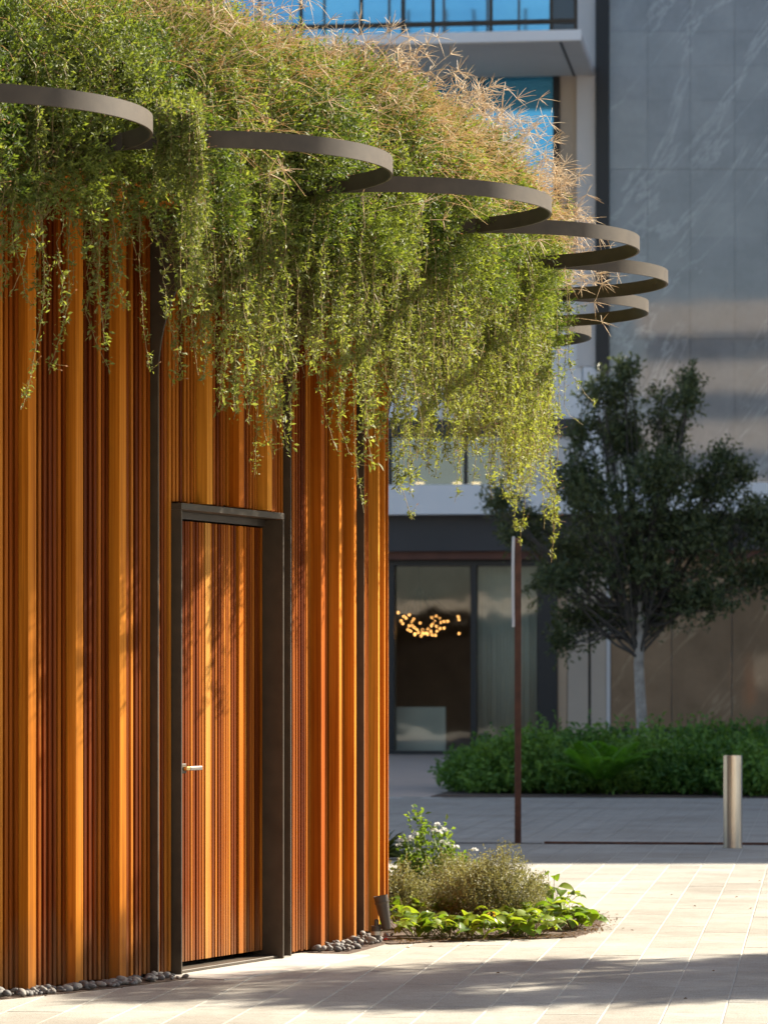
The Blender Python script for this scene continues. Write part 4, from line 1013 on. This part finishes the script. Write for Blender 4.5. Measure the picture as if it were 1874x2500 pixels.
# ------------------------------------------------------------------ trees
M['bark'] = plain('pale grey bark', (.40, .37, .33), .9, 0, .35, 7, bmp=.5)
M['limb'] = plain('dark limb bark', (.075, .068, .06), .9, 0, .3, 9)
M['leaf_tree'] = leaf_mat('evergreen tree leaf', (0.042, 0.062, 0.030), (0.14, 0.17, 0.08), .22, .4)
def tree(name, label, loc, trunk_r, fork, blobs, dens, leafL, leafW, mat, cat='tree', group=None):
    e = empty(name, loc); tag(e, label, cat, group)
    trunk = np.array([[[0, 0, 0], [.02, .02, fork * .33], [-.03, 0, fork * .66], [.01, .01, fork]]]) 
    link('trunk', tubes('tr', trunk, np.array([[trunk_r * 1.15, trunk_r, trunk_r * .92, trunk_r * .8]]), M['bark'], sides=12), e)
    limbs, lr = [], []
    for (c, r_) in blobs:
        c = np.array(c); b0 = np.array([0, 0, fork * random.uniform(.68, 1.0)]); mid = b0 * .55 + c * .45 + np.array([0, 0, -.12 * np.linalg.norm(c - b0)]) * .6
        q = np.linspace(0, 1, 8)[:, None]; cv = (1 - q) ** 2 * b0 + 2 * q * (1 - q) * mid + q ** 2 * (c + np.array([0, 0, r_[2] * .4])); cv[1:-1] += rng.normal(0, .03, (6, 3))
        limbs.append(cv); lr.append(np.linspace(trunk_r * .30, .005, 8))
        for _ in range(3):
            s_ = cv[random.randint(3, 6)]; d_ = c + rand_dirs(1)[0] * np.array(r_) * .9
            limbs.append(s_ + (d_ - s_) * q + rng.normal(0, .02, (8, 3)) * q); lr.append(np.linspace(trunk_r * .13, .004, 8))
    link('limb', tubes('lm', np.array(limbs), np.array(lr), M['limb'], sides=6), e)
    Ps, Ds = [], []
    KL_ = 9
    for (c, r_) in blobs:
        r_ = np.array(r_); nsh = int(dens * (r_[0] * r_[1] * r_[2]) ** .75) + 30
        d_ = rand_dirs(nsh); q = rng.random(nsh) ** .42; b_ = np.array(c) + d_ * r_ * q[:, None] * (1 + .18 * rng.normal(size=nsh))[:, None]
        sd_ = unit(d_ * .7 + rand_dirs(nsh) * .6 + np.array([0, 0, .5])); ln = rng.uniform(.15, .34, nsh)
        tt_ = np.tile(np.linspace(0, 1, KL_), nsh)
        Ps.append(np.repeat(b_, KL_, 0) + np.repeat(sd_, KL_, 0) * (tt_ * np.repeat(ln, KL_))[:, None]); Ds.append(unit(np.repeat(sd_, KL_, 0) * .6 + rand_dirs(nsh * KL_)))
    P_ = np.concatenate(Ps); D_ = np.concatenate(Ds); n_ = len(P_)
    link('crown', leaf_mesh('cr', P_, D_, unit(rand_dirs(n_) + np.array([0, 0, .6])), rng.uniform(.7, 1.3, n_) * leafL, rng.uniform(.8, 1.2, n_) * leafW, np.clip(.5 + rng.normal(0, .28, n_), 0, 1), mat), e)
    return e, n_
TZ = 56.0
tb = at(1383, 1610, TZ); tloc = Vector((tb.x, TZ, 0))
BL = [(1400, 1210, 130, 95), (1255, 1190, 85, 70), (1530, 1200, 100, 75), (1385, 1050, 95, 75), (1330, 940, 55, 60), (1425, 900, 34, 60), (1288, 850, 20, 45), (1352, 800, 9, 26), (1335, 850, 26, 40), (1495, 840, 14, 38), (1478, 900, 18, 36), (1565, 1000, 34, 40), (1605, 1025, 26, 20), (1125, 1130, 65, 42), (1265, 1330, 65, 50), (1400, 1330, 95, 52), (1520, 1310, 60, 36), (1640, 1140, 70, 50), (1190, 1270, 50, 40), (1245, 1040, 45, 60), (1440, 970, 34, 40), (1450, 1120, 90, 65), (1620, 1250, 60, 42), (1300, 1110, 75, 65), (1225, 1395, 22, 16), (1260, 940, 22, 50), (1380, 960, 34, 50), (1520, 1060, 46, 44), (1075, 1095, 30, 18)]
blobs = []
rt = random.Random(11)
pxm = FPX / K / TZ
for (dx, dy, rx, rz) in BL:
    p = at(dx, dy, TZ) - tloc; rx, rz = rx / pxm, rz / pxm
    yb = rt.uniform(-.9, .9) * min(1.0, rx * 1.2 + .2); ryb = max(.25, (rx + rz) * .6)
    for q_ in range(4 if rx > .3 else 2):
        a_ = rt.uniform(0, 6.283); k_ = .15 + .6 * rt.random(); e_ = rt.uniform(.40, .62)
        blobs.append(((p.x + math.cos(a_) * rx * k_, yb + rt.uniform(-.6, .6) * ryb, p.z + math.sin(a_) * rz * k_), (rx * e_, ryb * e_, rz * e_)))
_, nl_ = tree('evergreen_tree', 'dark evergreen tree with pale trunk standing in the entrance bed', tloc, .085, at(1383, 1300, TZ).z, blobs, 520, .09, .038, M['leaf_tree'])
print('tree leaves', nl_)
# two plaza trees just outside the view, whose shade falls across the foreground paving
def shade_tree(sx, sy, h, rad, label, seed):
    k_ = h / math.tan(SUN_EL); loc = Vector((sx + math.sin(SUN_AZ) * k_, sy + math.cos(SUN_AZ) * k_, 0))
    r = random.Random(seed); bl = []
    for _ in range(30):
        a = r.uniform(0, 6.283); q = r.random() ** .5
        bl.append(((math.cos(a) * rad * q * 1.1, math.sin(a) * rad * q * .8, h + r.uniform(-.5, .5)), (rad * .17, rad * .15, .22)))
    tree('plaza_tree', label, loc, .09, h - 1.1, bl, 1500, .08, .036, M['leaf_tree'], 'tree', 'plaza shade trees')
shade_tree(0.6, 18.3, 5.2, 1.5, 'plaza tree shading the paving in front of the bed', 3)
shade_tree(2.9, 18.9, 6.0, 1.6, 'second plaza tree, farther from the pavilion', 5)
